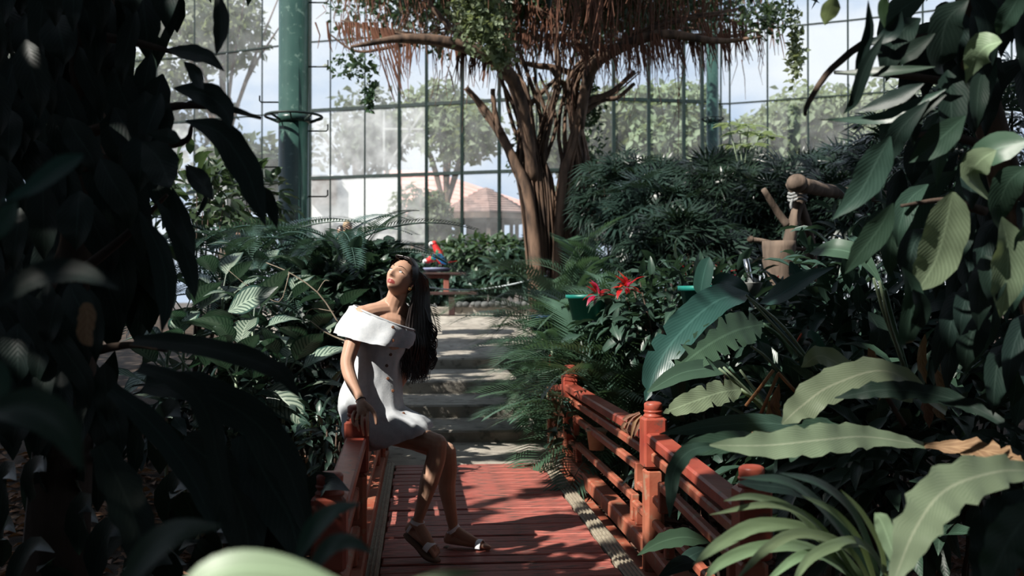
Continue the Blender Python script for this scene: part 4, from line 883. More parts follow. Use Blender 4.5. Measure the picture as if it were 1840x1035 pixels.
def parrot(head, body, tail, label, tailend, wingdown=0, d=16.3):
    H, B, T, E = (at(x, y, d) for x, y in (head, body, tail, tailend)); t = thing('macaw', label, 'parrot', T-Vector((0, 0, .04)), 'macaws on the feeding table')
    m = MB(); m.tube([H, H.lerp(B, .35), B, B.lerp(T, .55), T], [.040, .050, .072, .060, .03], 12, n=14); m.ell(H+Vector((0, 0, .004)), .046); body_ = m.build('body', 'bird_red', t)
    fx = RGT*(-1 if head[0] < body[0] else 1)
    m = MB(); m.tube([H+fx*.025+Vector((0, 0, .012)), H+fx*.062+Vector((0, 0, .005)), H+fx*.072-Vector((0, 0, .028)), H+fx*.06-Vector((0, 0, .05))], [.026, .024, .014, .003], 8, n=8); m.build('beak', 'bird_white', t)
    m = MB(); m.tube([H+fx*.03-Vector((0, 0, .022)), H+fx*.05-Vector((0, 0, .036))], [.018, .010], 8); m.build('lower_beak', 'bird_black', t)
    for s in (-1, 1):
        m = MB(); m.ell(H+fx*.022+FWD*(s*.036)+Vector((0, 0, .002)), (.016, .012, .016)); m.build('cheek', 'bird_white', t)
        m = MB(); m.ell(H+fx*.02+FWD*(s*.049)+Vector((0, 0, .012)), .006); m.build('eye', 'bird_black', t)
        w0 = H.lerp(B, .55)+FWD*(s*.062); w1 = B.lerp(T, .3)+FWD*(s*.075); w2 = T.lerp(E, .25)+FWD*(s*.04)
        m = MB(); m.leaf([w0, w1, w2], .12, 'lance', 10, -.3, nrm=FWD*s); m.build('wing', 'bird_green' if s < 0 else 'bird_green', t)
        m = MB(); m.leaf([w0.lerp(w1, .6)+FWD*s*.012, w1.lerp(w2, .5)+FWD*s*.008, w2+(w2-w1)*.2], .10, 'strap', 10, -.25, nrm=FWD*s); m.build('flight_feathers', 'bird_blue', t)
        m = MB(); q = T+FWD*(s*.03); m.tube([q, Vector((q.x, q.y, at(786, 488, d).z+.02))], .010, 6); m.build('leg', 'bird_black', t)
    m = MB(); m.leaf([T-(E-T)*.2, T.lerp(E, .5), E], .07, 'needle', 10, .2, nrm=Vector((0, 0, 1))); m.tube([T, E], [.022, .004], 6); m.build('tail', 'bird_red', t)
    return t
parrot((780, 438), (789, 457), (793, 474), 'red and blue macaw perched upright on the feeding table', (822, 469))
parrot((769, 469), (779, 463), (786, 459), 'macaw bending down to the feed tray beside the upright one', (797, 450), d=16.45)
# rope barrier with its two stakes
rb = thing('rope_barrier', 'pale rope hanging in a curve across the terrace', 'rope', at(985, 560, 15.5))
pts = [at(740, 510, 15.0), at(775, 517, 15.1), at(820, 521, 15.2), at(870, 519, 15.3), at(920, 511, 15.4), at(985, 495, 15.5)]
m = MB(); m.tube(pts, .014, 6, n=50); m.build('rope', 'chain', rb)
for p in (pts[0], pts[-1]):
    m = MB(); z0 = .575+(p.y-13.78)*.083; m.lathe([(.05, z0-.05), (.03, z0+.03), (.022, z0+.05), (.022, p.z+.04), (.03, p.z+.06), (.01, p.z+.08)], (p.x, p.y, 0), 10); m.build('stake', 'table_dark', rb)
random.seed(11)
for i in range(15):
    px = 815+i*11.5+random.uniform(-2, 2); d = 19.45; r = random.uniform(.055, .085); c = at(px, 547+random.uniform(-1, 1), d); m = MB()
    m.ell((0, 0, 0), 1, None, 10, 7)
    m.v = [tuple(Vector((v[0]*r*1.1, v[1]*r, v[2]*r*.85))*(1+.22*mnoise.noise(Vector(v)*1.3+Vector((i*5, 0, 0))))+c) for v in m.v]
    o = m.build('kerb_stone', 'rock'); tag(o, 'rounded grey stone in the row on the terrace kerb', 'stone', 'stones along the terrace kerb')

# ================================================================== LOG PERCH, STUMP, POTS, FLOWERS
lg = thing('log_perch', 'rustic bird perch of lashed logs with a long cross beam', 'perch', at(1420, 540, 10.5))
def logp(nm, sp, r, d=10.5, n=12): m = MB(); m.tube([at(x, y, d+dz) for x, y, dz in sp], r, 9, n=n, wob=.06); return m.build(nm, 'log', lg)
logp('leg', [(1413, 530, 0), (1416, 450, 0), (1426, 400, 0), (1440, 350, .05), (1450, 325, .1)], [.075, .07, .06, .055, .05])
logp('leg', [(1460, 520, .3), (1456, 440, .2), (1445, 390, .1), (1430, 350, .05), (1419, 328, 0)], [.06, .058, .055, .05, .05])
logp('branch', [(1416, 405, 0), (1400, 385, 0), (1372, 340, -.1)], [.045, .04, .03]); logp('cross_beam', [(1436, 331, -.2), (1500, 345, .3), (1620, 356, .9)], [.085, .07, .07], 10.5)
m = MB(); m.ell(at(1432, 329, 10.2), (.11, .10, .095)); m.build('beam_end', 'log', lg)
logp('peg', [(1348, 430, 0), (1375, 434, 0), (1430, 447, .1), (1460, 448, .1)], [.028, .026, .022, .02]); m = MB(); m.ell(at(1349, 430, 10.5), .04); m.build('peg_tip', 'log', lg)
for k, (y, w_) in enumerate(((348, 14), (354, 15), (360, 14))):
    m = MB(); c = at(1433, y, 10.48); m.tube([c+RGT*(w_*.0062*math.cos(a))+FWD*(.10*math.sin(a))+Vector((0, 0, .01*math.sin(3*a))) for a in np.linspace(0, 2*PI, 25)], .016, 6); m.build('lashing', 'rope', lg)
m = MB(); m.tube([at(1424, 358, 10.38), at(1421, 368, 10.36), at(1422, 376, 10.36)], .014, 6, n=6); m.build('rope_end', 'rope', lg)
m = MB(); p = [at(x, y, 10.0) for x, y in ((1412, 560), (1408, 510), (1400, 470), (1399, 433))]; m.tube(p, [.15, .15, .16, .165], 14, n=10, wob=.07)
tag(m.build('tree_stump', 'log'), 'weathered tree stump standing before the log perch', 'stump')
b = at(1348, 535, 8.2); bk = thing('concrete_bucket', 'grey bucket holding a shiny chrome pipe', 'bucket', b)
m = MB(); m.lathe([(.075, 0), (.10, .12), (.105, .125), (.09, .12), (.02, .11)], b, 18); m.build('bucket', 'bucket', bk)
m = MB(); m.tube([at(1352, 522, 8.2), at(1340, 465, 8.2)], .024, 12); m.build('pipe', 'chrome', bk); m = MB(); m.tube([at(1336, 522, 8.1), at(1334, 505, 8.1)], .014, 8); m.build('short_pipe', 'bucket', bk)
def flowerpot(px, py, d, r, h, mt, label, name='plant_pot'):
    b = at(px, py, d); t = thing(name, label, 'pot', b); m = MB(); m.lathe([(r*.72, 0), (r*.95, h*.85), (r*1.06, h*.86), (r*1.06, h), (r*.92, h), (r*.88, h*.9)], b, 20); m.build('pot', mt, t)
    m = MB(); m.lathe([(r*.9, h*.88), (r*.5, h*.93), (.01, h*.94)], b, 16); m.build('earth', 'soil', t); return t
flowerpot(1268, 575, 7.6, .2, .26, 'pot_teal', 'big teal glazed pot behind the palm fronds'); flowerpot(1055, 575, 8.7, .18, .22, 'pot_teal', 'teal pot half hidden under red flowers')
flowerpot(978, 600, 10.6, .15, .2, 'pot_blue', 'dark blue pot at the end of the top step'); flowerpot(1443, 536, 9.0, .06, .07, 'pot_pink', 'small pink pot right of the stump'); flowerpot(1072, 808, 7.2, .075, .15, 'pot_cream', 'small cream pot seen through the railing')
def bromeliad(px, py, d, n, s, label):
    b = at(px, py, d); me = [canon('lance', .22*s, .06*s, dr, 'leaf_red', 0, .05, .3, 6, 2) for dr in (.5, 1.1)]
    rosette('red_flower', label, 'flower', b, me, n, (-.1, 1.2), (.7, 1.1), .03, 'red flowers in the right bed', 'petal')
bromeliad(1125, 520, 7.9, 18, .7, 'large red bloom among the palm fronds'); bromeliad(1075, 532, 8.3, 10, .7, 'small red bloom left of the large one'); bromeliad(1305, 505, 9.2, 9, .8, 'red spiky bloom left of the chrome pipe')
bromeliad(1232, 492, 9.2, 7, .4, 'tiny red bloom above the teal pot'); bromeliad(990, 655, 9.6, 6, .5, 'red bloom under the fronds by the steps'); bromeliad(1395, 510, 9.6, 5, .45, 'little red bloom beside the stump')
t = thing('hanging_heliconia', 'thin red flower spike hanging in the dark right bed', 'flower', at(1424, 690, 5.6))
m = MB(); m.tube([at(1440, 600, 5.7), at(1430, 620, 5.6), at(1425, 660, 5.55), at(1424, 690, 5.5)], .006, 5, n=8); m.build('stem', 'leaf_red', t)
for k in range(5):
    s = -1 if k % 2 else 1; y = 645+k*9; hero(t, [(1425, y, 5.5), (1425+6*s, y+2, 5.48), (1425+11*s, y-3, 5.46)], 8, 'leaf_red', 'lance', .4, n=5, name='bract')
hero(t, [(1322, 492, 7.5), (1312, 505, 7.4), (1300, 512, 7.4)], 9, 'leaf_red', 'lance', .2, name='bract')

# ================================================================== PEOPLE
def remesh(mb, voxel, smooth_it=3, fac=.5):
    o = bpy.data.objects.new('tmp', mb.mesh('tmp', 'skin')); COL.objects.link(o)
    md = o.modifiers.new('r', 'REMESH'); md.mode = 'VOXEL'; md.voxel_size = voxel; md.use_smooth_shade = True
    s = o.modifiers.new('s', 'SMOOTH'); s.factor = fac; s.iterations = smooth_it
    dg = bpy.context.evaluated_depsgraph_get(); me = bpy.data.meshes.new_from_object(o.evaluated_get(dg)); bpy.data.objects.remove(o)
    me.polygons.foreach_set('use_smooth', [True]*len(me.polygons)); me.materials.clear(); return me
def visitor(px, py, d, hairm, shirt, label, turn=0):
    """distant standing figure; (px, py) is the head centre"""
    h = at(px, py, d); g = h.z-1.53; t = thing('person', label, 'person', (h.x, h.y, g)); dz = g-gh(h.x, h.y); V = lambda x, y, z: Vector((h.x+x*math.cos(turn)-y*math.sin(turn), h.y+x*math.sin(turn)+y*math.cos(turn), g+(z if z > .9 else .9-(.9-z)*(.9+dz)/.9))); m = MB()
    m.ell(V(0, 0, 1.53), (.075, .09, .11)); m.tube([V(0, 0, 1.46), V(0, .01, 1.36)], .05, 10); m.tube([V(0, .01, 1.38), V(0, .01, 1.25), V(0, 0, 1.05), V(0, 0, .92)], [.10, .14, .12, .14], 12, n=8)
    m.tube([V(0, -.085, 1.53), V(0, -.10, 1.50)], [.014, .016], 6)
    for s in (-1, 1):
        m.ell(V(s*.075, .01, 1.52), (.012, .02, .03)); m.tube([V(s*.12, .01, 1.36), V(s*.19, .01, 1.30), V(s*.23, .02, 1.08), V(s*.2, -.08, .85)], [.055, .05, .042, .032], 8, n=9)
        m.ell(V(s*.2, -.10, .80), (.03, .04, .06)); m.tube([V(s*.08, 0, .95), V(s*.09, -.01, .5), V(s*.09, .02, .07)], [.085, .06, .042], 8, n=8); m.tube([V(s*.09, .04, .03), V(s*.1, -.14, .03)], [.04, .03], 8)
    me = remesh(m, .02); me.materials.append(MATS['skin']); b = wobj('body', me, t)
    m = MB(); m.ell(V(0, .02, 1.555), (.088, .10, .105)); m.ell(V(0, .06, 1.48), (.07, .05, .09)); m.build('hair', hairm, t)
    m = MB(); rings = []
    for z, a, b_ in ((1.41, .09, .08), (1.36, .17, .11), (1.28, .21, .14), (1.1, .17, .15), (.95, .18, .16), (.8, .2, .17)): rings.append([V(a*math.cos(q), b_*math.sin(q), z) for q in np.linspace(0, 2*PI, 17)[:-1]])
    m.loft(rings); m.build('shirt', shirt, t); m = MB()
    for s in (-1, 1): m.tube([V(s*.08, 0, .92), V(s*.09, -.01, .5), V(s*.09, .02, .1)], [.10, .08, .065], 10, n=6)
    m.build('trousers', 'shirt_dark', t)
visitor(625, 408, 18.5, 'hair_tan', 'shirt_grey', 'visitor with light brown hair behind the plants right of the pole', .4)
visitor(612, 416, 19.0, 'hair_dark', 'shirt_dark', 'dark-haired visitor in black beside the light-haired one', -.3)
visitor(430, 420, 18.5, 'hair_dark', 'shirt_blue', 'dark-haired visitor in a pale blue shirt left of the pole', .2)

# ---------------- the seated woman
pr = thing('person', 'young woman in a white off-shoulder dress sitting on the red railing looking up', 'person', at(760, 1000, 5.45))
m = MB()
J = lambda x, y, d: at(x, y, d)
def limb(sp, r, n=14, sides=14): m.tube([J(*p) for p in sp], r, sides, n=n); m.ell(J(*sp[0]), r[0]); m.ell(J(*sp[-1]), r[-1])
# torso
limb([(662, 745, 5.52), (664, 712, 5.52), (672, 665, 5.51), (684, 620, 5.50), (694, 585, 5.49), (703, 563, 5.50)], [.125, .135, .10, .115, .11, .06], 20, 18)
for (x, y, d) in ((652, 750, 5.47), (656, 750, 5.60)): m.ell(J(x, y, d), (.095, .09, .09))
for (x, y, d) in ((705, 612, 5.40), (718, 618, 5.54)): m.ell(J(x, y, d), (.058, .058, .058))       # bust
limb([(652, 566, 5.40), (675, 560, 5.44), (703, 560, 5.50), (728, 575, 5.57), (744, 590, 5.63)], [.050, .050, .055, .05, .05], 12)   # shoulder girdle
limb([(701, 570, 5.50), (708, 547, 5.49), (717, 522, 5.48)], [.066, .055, .055], 10)   # neck
m.tube([J(662, 570, 5.43), J(685, 580, 5.46), J(705, 585, 5.49), J(730, 592, 5.56)], [.045, .075, .085, .05], 14, n=12)   # upper chest
m.tube([J(656, 560, 5.41), J(684, 552, 5.47), J(704, 540, 5.50)], [.035, .035, .035], 12, n=8); m.tube([J(742, 582, 5.62), J(727, 562, 5.55), J(718, 545, 5.51)], [.035, .035, .035], 12, n=8)   # trapezius
m.tube([J(668, 564, 5.42), J(688, 572, 5.42), J(706, 578, 5.425)], [.011, .010, .008], 6, n=6); m.tube([J(738, 587, 5.54), J(722, 582, 5.48), J(711, 579, 5.435)], [.011, .010, .008], 6, n=6)   # collar bones
m.tube([J(728, 528, 5.465), J(719, 552, 5.458), J(709, 576, 5.447)], [.011, .010, .008], 8, n=8)   # neck tendon
# right arm and hand
limb([(651, 566, 5.40), (640, 595, 5.36), (630, 628, 5.32), (624, 655, 5.29), (632, 685, 5.25), (648, 719, 5.20)], [.052, .047, .042, .037, .034, .022], 22)
limb([(648, 719, 5.20), (650, 730, 5.175), (651, 740, 5.155)], [.023, .029, .028], 6)
for (k0, k1, k2, k3, r) in (((637.5, 738, 5.165), (633, 748, 5.135), (634, 758, 5.122), (638, 766, 5.118), .0075), ((644.5, 741, 5.15), (641, 752, 5.122), (642, 764, 5.112), (645.5, 774, 5.112), .0082), ((653, 742, 5.148), (650.5, 754, 5.118), (651, 768, 5.108), (653.5, 782, 5.108), .0085), ((660.5, 741, 5.15), (660, 753, 5.122), (660, 767, 5.112), (662, 783, 5.112), .0083)):
    limb([k0, k1, k2, k3], [r*1.1, r*1.05, r*.95, r*.72], 10, 8)
limb([(655, 725, 5.17), (667, 735, 5.15), (674, 747, 5.14), (676, 761, 5.135)], [.016, .013, .0115, .008], 10, 8)    # thumb
# left arm (behind)
limb([(744, 590, 5.63), (740, 625, 5.68), (730, 662, 5.72), (712, 695, 5.72), (694, 730, 5.72)], [.05, .045, .038, .034, .024], 18)
limb([(694, 730, 5.72), (688, 745, 5.72)], [.026, .028], 4)
for k in range(4): limb([(686+k*1.5, 746, 5.70+.018*k), (678+k*1.5, 752, 5.70+.02*k), (672+k, 764, 5.70+.02*k)], [.010, .0095, .007], 6, 8)
limb([(694, 738, 5.69), (700, 748, 5.67), (702, 757, 5.67)], [.012, .010, .008], 6, 8)
# legs
limb([(660, 757, 5.48), (700, 773, 5.45), (750, 788, 5.40), (785, 798, 5.35)], [.085, .078, .066, .055], 18)
limb([(785, 798, 5.35), (783, 825, 5.355), (772, 862, 5.36), (760, 905, 5.37), (750, 938, 5.38)], [.056, .053, .052, .036, .027], 20)
limb([(666, 757, 5.62), (710, 772, 5.60), (765, 795, 5.57), (802, 812, 5.55)], [.085, .078, .066, .054], 18)
limb([(802, 812, 5.55), (805, 845, 5.56), (803, 875, 5.58), (810, 920, 5.60), (815, 950, 5.62)], [.055, .051, .049, .035, .027], 20)
# feet (right heel lifted, left flat)
def foot(heel, ankle, instep, ball, toes):
    limb([ankle, instep, ball], [.030, .030, .026], 8, 12); limb([ankle, heel], [.030, .026], 5, 12); limb([heel, ball], [.026, .026], 6, 12)
    for (a, b, r) in toes: limb([a, b], [r*1.1, r], 4, 8)
foot((736, 950, 5.42), (749, 938, 5.385), (764, 963, 5.36), (776, 984, 5.345), [((776+6*k*.6-4, 984-k*.5+2, 5.325+.022*k), (784+4.2*k*.55-4, 999-1.6*k, 5.315+.022*k), .012-.0012*k) for k in range(5)])
foot((805, 969, 5.63), (815, 950, 5.62), (834, 963, 5.60), (858, 977, 5.575), [((860+k*.4, 980-1.6*k, 5.55+.016*k), (879-1.6*k, 984-1.8*k, 5.535+.02*k), .012-.0012*k) for k in range(5)])
# head in its own axes
HF = (RGT*-.34+UPV*.47+TOC*.81).normalized(); HU = (RGT*.42+UPV*.77-TOC*.40); HU = (HU-HF*HU.dot(HF)).normalized(); HX = HF.cross(HU)
HM = Matrix((HX, HF, HU)).transposed(); HC = at(711, 486, 5.40)-HM@Vector((0, .080, .009))
g = lambda v, s: math.exp(-(v/s)**2)
def headpt(d):
    x, y, z = d.x*.073, d.y*.094, d.z*.112
    if z < 0:
        f = -z/.112; x *= 1-.34*f**1.6
        if z < -.06: z = -.06+(z+.06)*.78
        if y < 0: y *= 1-.45*f
        else: y *= 1-.10*f
    if y > 0:
        w = smooth01(y/.05)
        y += w*(.024*g(x, .0105)*(smooth01((.022-z)/.05) if z > -.028 else g(z+.028, .006)) + .004*g(x, .012)*g(z-.02, .03)     # nose
             + .006*(g(x-.013, .007)+g(x+.013, .007))*g(z+.029, .008)
             - .010*(g(abs(x)-.031, .015))*g(z-.010, .011) + .006*g(abs(x)-.03, .022)*g(z-.030, .010)                      # sockets, brow
             + .008*g(x, .019)*g(z+.0515, .006)+.0085*g(x, .016)*g(z+.0625, .006) - .006*g(z+.057, .0022)*g(x, .022)       # lips
             + .030*g(x, .026)*g(z+.088, .020) + .004*g(abs(x)-.045, .02)*g(z+.012, .02) - .003*g(x, .02)*g(z+.076, .007))
    return Vector((x, y, z))
hm = MB(); hm.ell((0, 0, 0), 1, None, 96, 72)
hm.v = [tuple(HC+HM@headpt(Vector(v))) for v in hm.v]
o_ = len(m.v); m.v += hm.v; m.uv += hm.uv; m.f += [tuple(i+o_ for i in f) for f in hm.f]; m.mi += hm.mi
for s in (-1, 1):     # ears
    m.ell(HC+HM@Vector((s*.072, -.010, -.008)), (.010, .019, .031), HM); 
me = remesh(m, .0036, 3, .45)
for k in ('skin', 'lips', 'brow'): me.materials.append(MATS[k])
nv = len(me.vertices); co = np.empty(nv*3, np.float32); me.vertices.foreach_get('co', co); co = co.reshape(-1, 3)
loc = (co-np.array(HC)) @ np.array(HM)
nf_ = len(me.polygons); pc = np.empty(nf_*3, np.float32); me.polygons.foreach_get('center', pc); lc = (pc.reshape(-1, 3)-np.array(HC)) @ np.array(HM)
mi = np.zeros(nf_, np.int32); X, Y, Z = lc[:, 0], lc[:, 1], lc[:, 2]
lipw = .026*np.sqrt(np.clip(1-((Z+.057)/.0125)**2, 0, 1)); mi[(Y > .05) & (np.abs(X) < lipw)] = 1
me.polygons.foreach_set('material_index', mi); body = wobj('body', me, pr)
for s in (-1, 1):     # eyes looking up and to the side
    c = HC+HM@Vector((s*.031, .0725, .0085)); m = MB(); m.ell(c, (.0135, .011, .0062), HM, 16, 10); e = m.build('eye', 'eye_white', pr)
    gz = HM@Vector((.15, .85, .5)).normalized(); m = MB(); m.ell(c+HM@Vector((.0012, .0088, .0028)), (.0056, .0028, .0052), HM, 12, 8); m.build('iris', 'iris', e)
    m = MB(); m.tube([c+HM@Vector((s*q*.0145, .0105-.005*q*q, .0060*(1-q*q)+.0004)) for q in np.linspace(-1, 1.1, 9)], [.0010, .0016, .0020], 5, n=12); m.build('lashes', 'hair_dark', e)
# earring, bracelet, ring, necklace
bv = BVHTree.FromPolygons([tuple(c) for c in co], [tuple(p.vertices) for p in me.polygons])
for s in (-1, 1):
    pts = []
    for q in np.linspace(0, 1, 9):
        o3 = HC+HM@Vector((s*(.013+.036*q), .2, .031+.010*math.sin(q*2.3)-.006*q)); h = bv.ray_cast(o3, -HF)[0]; pts.append(h if h else o3-HF*.11)
    m = MB(); m.tube(pts, [.0022, .0030, .0024, .001], 5, n=16); m.build('eyebrow', 'brow', pr)
def hit(px, py, bv_, off=.0):
    r = ray(px, py); h = bv_.ray_cast(CAM, r); return (h[0]-r*off, h[1]) if h[0] else (at(px, py, 5.4), -r)
ear = [HC+HM@Vector((s*.076, -.006, -.040)) for s in (-1, 1)]; ep = min(ear, key=lambda p: (p-CAM).length)
m = MB(); m.ell(ep, .0105, None, 10, 8); m.build('earring', 'gold', pr)
def band(c, ax, r, th, mt, nm, sq=1.0, parent=None):
    ax = ax.normalized(); u = ax.orthogonal().normalized(); v = ax.cross(u); mm = MB(); mm.tube([c+u*(r*math.cos(a))+v*(r*sq*math.sin(a)) for a in np.linspace(0, 2*PI, 25)], th, 6); return mm.build(nm, mt, parent or pr)
wr = at(648, 719, 5.20); band(wr, at(650, 730, 5.175)-at(632, 685, 5.25), .0255, .0028, 'black_band', 'bracelet')
band(at(641.3, 754, 5.120), at(642, 764, 5.112)-at(641, 752, 5.122), .0098, .0018, 'gold', 'ring')
# dress: lofted, with folds
def ring_(c, ax, bx, n=72, fold=0, ph=0, k=9, pw=1.0):
    out = []
    for i in range(n):
        a = 2*PI*i/n; f = 1+fold*(math.sin(k*a+ph)*.6+math.sin((k*2-3)*a+ph*2)*.4); ca, sa = math.cos(a), math.sin(a); out.append(c+ax*(math.copysign(abs(ca)**pw, ca)*f)+bx*(math.copysign(abs(sa)**pw, sa)*f))
    return out
FH = Vector((FWD.x, FWD.y, 0)).normalized()
def dr(px, py, d, hw, hd, tilt=0, fold=0, ph=0, k=9, pw=1.0):
    c = at(px, py, d); s = d/FPX; return ring_(c, RGT*(hw*s)-UPV*(tilt*s), FH*hd, 72, fold, ph, k, pw)
keys = [(691, 582, 5.50, 46, .140, 18), (690, 600, 5.50, 47, .150, 14), (686, 622, 5.50, 47, .155, 8), (680, 645, 5.50, 45, .140, 4), (673, 672, 5.505, 48, .145, 2), (668, 700, 5.51, 54, .165, 0), (667, 728, 5.51, 58, .185, -2), (676, 748, 5.505, 63, .205, -10), (690, 765, 5.505, 67, .235, -19), (708, 779, 5.505, 64, .24, -23), (722, 786, 5.505, 55, .23, -20)]
rings = []; NS = 40
for i in range(NS+1):
    u = i/NS*(len(keys)-1); k = min(int(u), len(keys)-2); t_ = u-k; kk = [keys[max(0, min(len(keys)-1, k+j))] for j in (-1, 0, 1, 2)]
    q = [.5*(2*b+(c-a)*t_+(2*a-5*b+4*c-d_)*t_*t_+(3*b-a-3*c+d_)*t_**3) for a, b, c, d_ in zip(*kk)]
    f = i/NS; rings.append(dr(*q, fold=.012+.040*smooth01((f-.3)/.6), ph=1.2+f*1.9, k=8, pw=1-.32*smooth01((f-.5)/.35)))
m = MB(); m.loft(rings)
def wrinkle(m, amp, sc):
    for i, v in enumerate(m.v):
        v = Vector(v); q = Vector((v.x*sc, v.y*sc, v.z*sc*.55)); m.v[i] = tuple(v+Vector((mnoise.noise(q), mnoise.noise(q+Vector((9, 0, 0))), mnoise.noise(q+Vector((0, 9, 0)))*.6))*amp)
wrinkle(m, .014, 11); wrinkle(m, .009, 24)
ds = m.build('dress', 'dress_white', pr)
dbv = BVHTree.FromPolygons(m.v, m.f)
# ruffle over the shoulders
rk = [(691, 571, 5.49, 54, .165, 22), (688, 576, 5.49, 60, .18, 24), (682, 590, 5.48, 64, .19, 22), (674, 602, 5.47, 67, .20, 18), (668, 612, 5.46, 66, .21, 14)]
rings = []
for i in range(13):
    u = i/12*(len(rk)-1); k = min(int(u), len(rk)-2); t_ = u-k; q = [a+(b-a)*t_ for a, b in zip(rk[k], rk[k+1])]
    rings.append(dr(*q, fold=.012+.075*(i/12)**1.2, ph=2.2+.5*i/12, k=6))
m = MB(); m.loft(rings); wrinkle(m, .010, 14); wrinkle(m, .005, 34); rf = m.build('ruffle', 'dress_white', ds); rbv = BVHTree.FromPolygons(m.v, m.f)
m = MB(); rr_ = dr(691, 571, 5.49, 54, .165, 22, .03, 0, 36); m.tube(rr_+[rr_[0]], .006, 5, cap=False); m.build('neckline', 'dress_white', ds)
for (bx, by) in ((706, 588), (706, 612), (702, 637), (695, 657), (697, 680), (706, 702), (725, 743)):
    p, n_ = hit(bx, by, rbv if by < 615 else dbv); p = p-ray(bx, by)*.003; m = MB(); m.lathe([(.002, -.002), (.0085, -.001), (.009, .001), (.0065, .0022), (.002, .0015)], p, 12, axis=-ray(bx, by)); m.build('button', 'button', ds)
# hair
random.seed(9)
cap = MB(); cap.ell((0, 0, 0), 1, None, 64, 48); fset = []
def hairline(v):       # head axes: z above this is hair
    y = v[1]; return .075-.135*smooth01((.075-y)/.10)-.06*smooth01((-.035-y)/.05)
cap.v = [tuple(headpt(Vector(v))) for v in cap.v]
keepf = [f for f in cap.f if all(cap.v[i][2] > hairline(cap.v[i]) for i in f)]
cv = [Vector(v) for v in cap.v]; hr_ = MB(); used = {}
for f in keepf:
    idx = []
    for i in f:
        if i not in used: v = cv[i]; used[i] = hr_.vert(HC+HM@(v*1.0+v.normalized()*(.010+.010*smooth01((v.z)/.08))))
        idx.append(used[i])
    hr_.face(*idx)
HXs = 1 if (HM@Vector((1, 0, 0))).dot(RGT) > 0 else -1
for i in range(680):
    a = random.uniform(0, 1); side = random.choice((1, 1, 1, 1, 1, 1, -1))*HXs
    part = Vector((side*.004, .070-.10*a, .098+.016*math.sin(a*2.6)))       # roots along the parting
    p1 = Vector((side*(.045+.012*a), .058-.115*a, .085-.02*a)); p2 = Vector((side*(.074+.008*random.random()), .020-.095*a, .015+.02*random.random()))
    pts = [HC+HM@(part*1.06), HC+HM@(p1*1.12)]
    u = max(-1.5, min(1.5, random.gauss(0, 1))); f = min(1, max(0, a*.75+.25*random.random())) if i % 9 else random.uniform(0, .12)
    dpt = 5.445+.17*f+.02*random.random()
    if side*HXs < 0: f = .6+.4*f; dpt = 5.60+.05*random.random()
    wv = random.uniform(0, 6.28)+f*3; A = 4.0; yb = random.uniform(650, 692)-22*abs(f-.5)
    pts += [at(743+21*f+1.0*u, 490+8*f, 5.43+.10*f+.01*random.random()), at(745+24*f+1.5*u, 522+random.uniform(-5, 5), dpt), at(738+32*f+2*u, 555, dpt), at(732+43*f+2.5*u+A*.5*math.sin(wv), 592, dpt), at(730+46*f+3*u+A*math.sin(wv+1.8), 622, dpt-.01), at(727+46*f+3.5*u+A*1.4*math.sin(wv+3.6), (622+yb)/2+4, dpt), at(728+40*f+3*u+7*math.sin(wv+5.2), yb, dpt)]
    r = random.uniform(.0035, .0065); hr_.tube(pts, [r*.6, r*.9, r, r, r, r, r*.8, r*.5, .001], 5, n=36, cap=False)
for i in range(26):     # loose curls at the right
    u = random.uniform(0, 1); yb = random.uniform(590, 650); hr_.tube([at(752+8*u, 545, 5.56), at(764+6*u, 565+10*u, 5.57), at(770+8*u, yb-14, 5.56), at(782+4*u, yb, 5.55), at(777, yb+14, 5.55), at(768+3*u, yb+10, 5.55)], [.004, .004, .0035, .001], 5, n=22, cap=False)
hr_.build('hair', 'hair_dark', pr)
# sandals
def sandal(heel, mid, ball, toe, wd, up, straps):
    P = [Vector(at(*q)) for q in (heel, mid, ball, toe)]; m = MB(); Q = catmull(P, 14); pf = lerp_list([.55, .85, .8, .75, .9, 1.05, 1.0, .75, .35], 14); rows = []
    for i, p in enumerate(Q):
        t_ = (Q[min(i+1, 14)]-Q[max(i-1, 0)]).normalized(); sd_ = t_.cross(up).normalized(); n_ = sd_.cross(t_); w_ = wd*.5*pf[i]
        rows.append([p-sd_*w_-n_*.014, p+sd_*w_-n_*.014, p+sd_*w_+n_*.002, p-sd_*w_+n_*.002])
    m.loft(rows, True, (True, True)); s = m.build('sandal', 'sole', pr)
    for (c, ax, u, ru, rv, a0, a1, w_) in straps:       # bands round the foot: centre, axis, start direction, radii, arc
        c, ax = at(*c), Vector(ax).normalized(); u = Vector(u); u = (u-ax*u.dot(ax)).normalized(); v = ax.cross(u); m = MB(); rows = []
        for k in range(25):
            a = a0+(a1-a0)*k/24; p = c+u*(ru*math.cos(a))+v*(rv*math.sin(a)); n_ = (u*math.cos(a)+v*math.sin(a))*.0022; b_ = ax*w_*.5; rows.append([p-b_-n_, p+b_-n_, p+b_+n_, p-b_+n_])
        m.loft(rows, True, (True, True)); m.build('strap', 'strap_white', s, False)
    return s
shR = at(749, 938, 5.385)-at(760, 905, 5.37); ftR = at(776, 984, 5.345)-at(736, 950, 5.42); shL = at(815, 950, 5.62)-at(810, 920, 5.60); ftL = at(858, 977, 5.575)-at(805, 969, 5.63)
sandal((731, 957, 5.43), (752, 977, 5.38), (772, 997, 5.335), (789, 1008, 5.30), .085, (at(749, 938, 5.385)-at(752, 977, 5.38)),
       [((750, 938, 5.383), shR+ftR.normalized()*.0, TOC, .034, .036, 0, 2*PI, .020), ((737, 946, 5.41), TOC.cross(ftR).cross(TOC)*1.0, TOC, .036, .038, -.4, .9, .016), ((739, 948, 5.405), shR.cross(TOC), -ftR, .034, .040, -1.6, 1.6, .016), ((772, 985, 5.345), ftR, -shR, .036, .044, -1.75, 1.75, .034)])
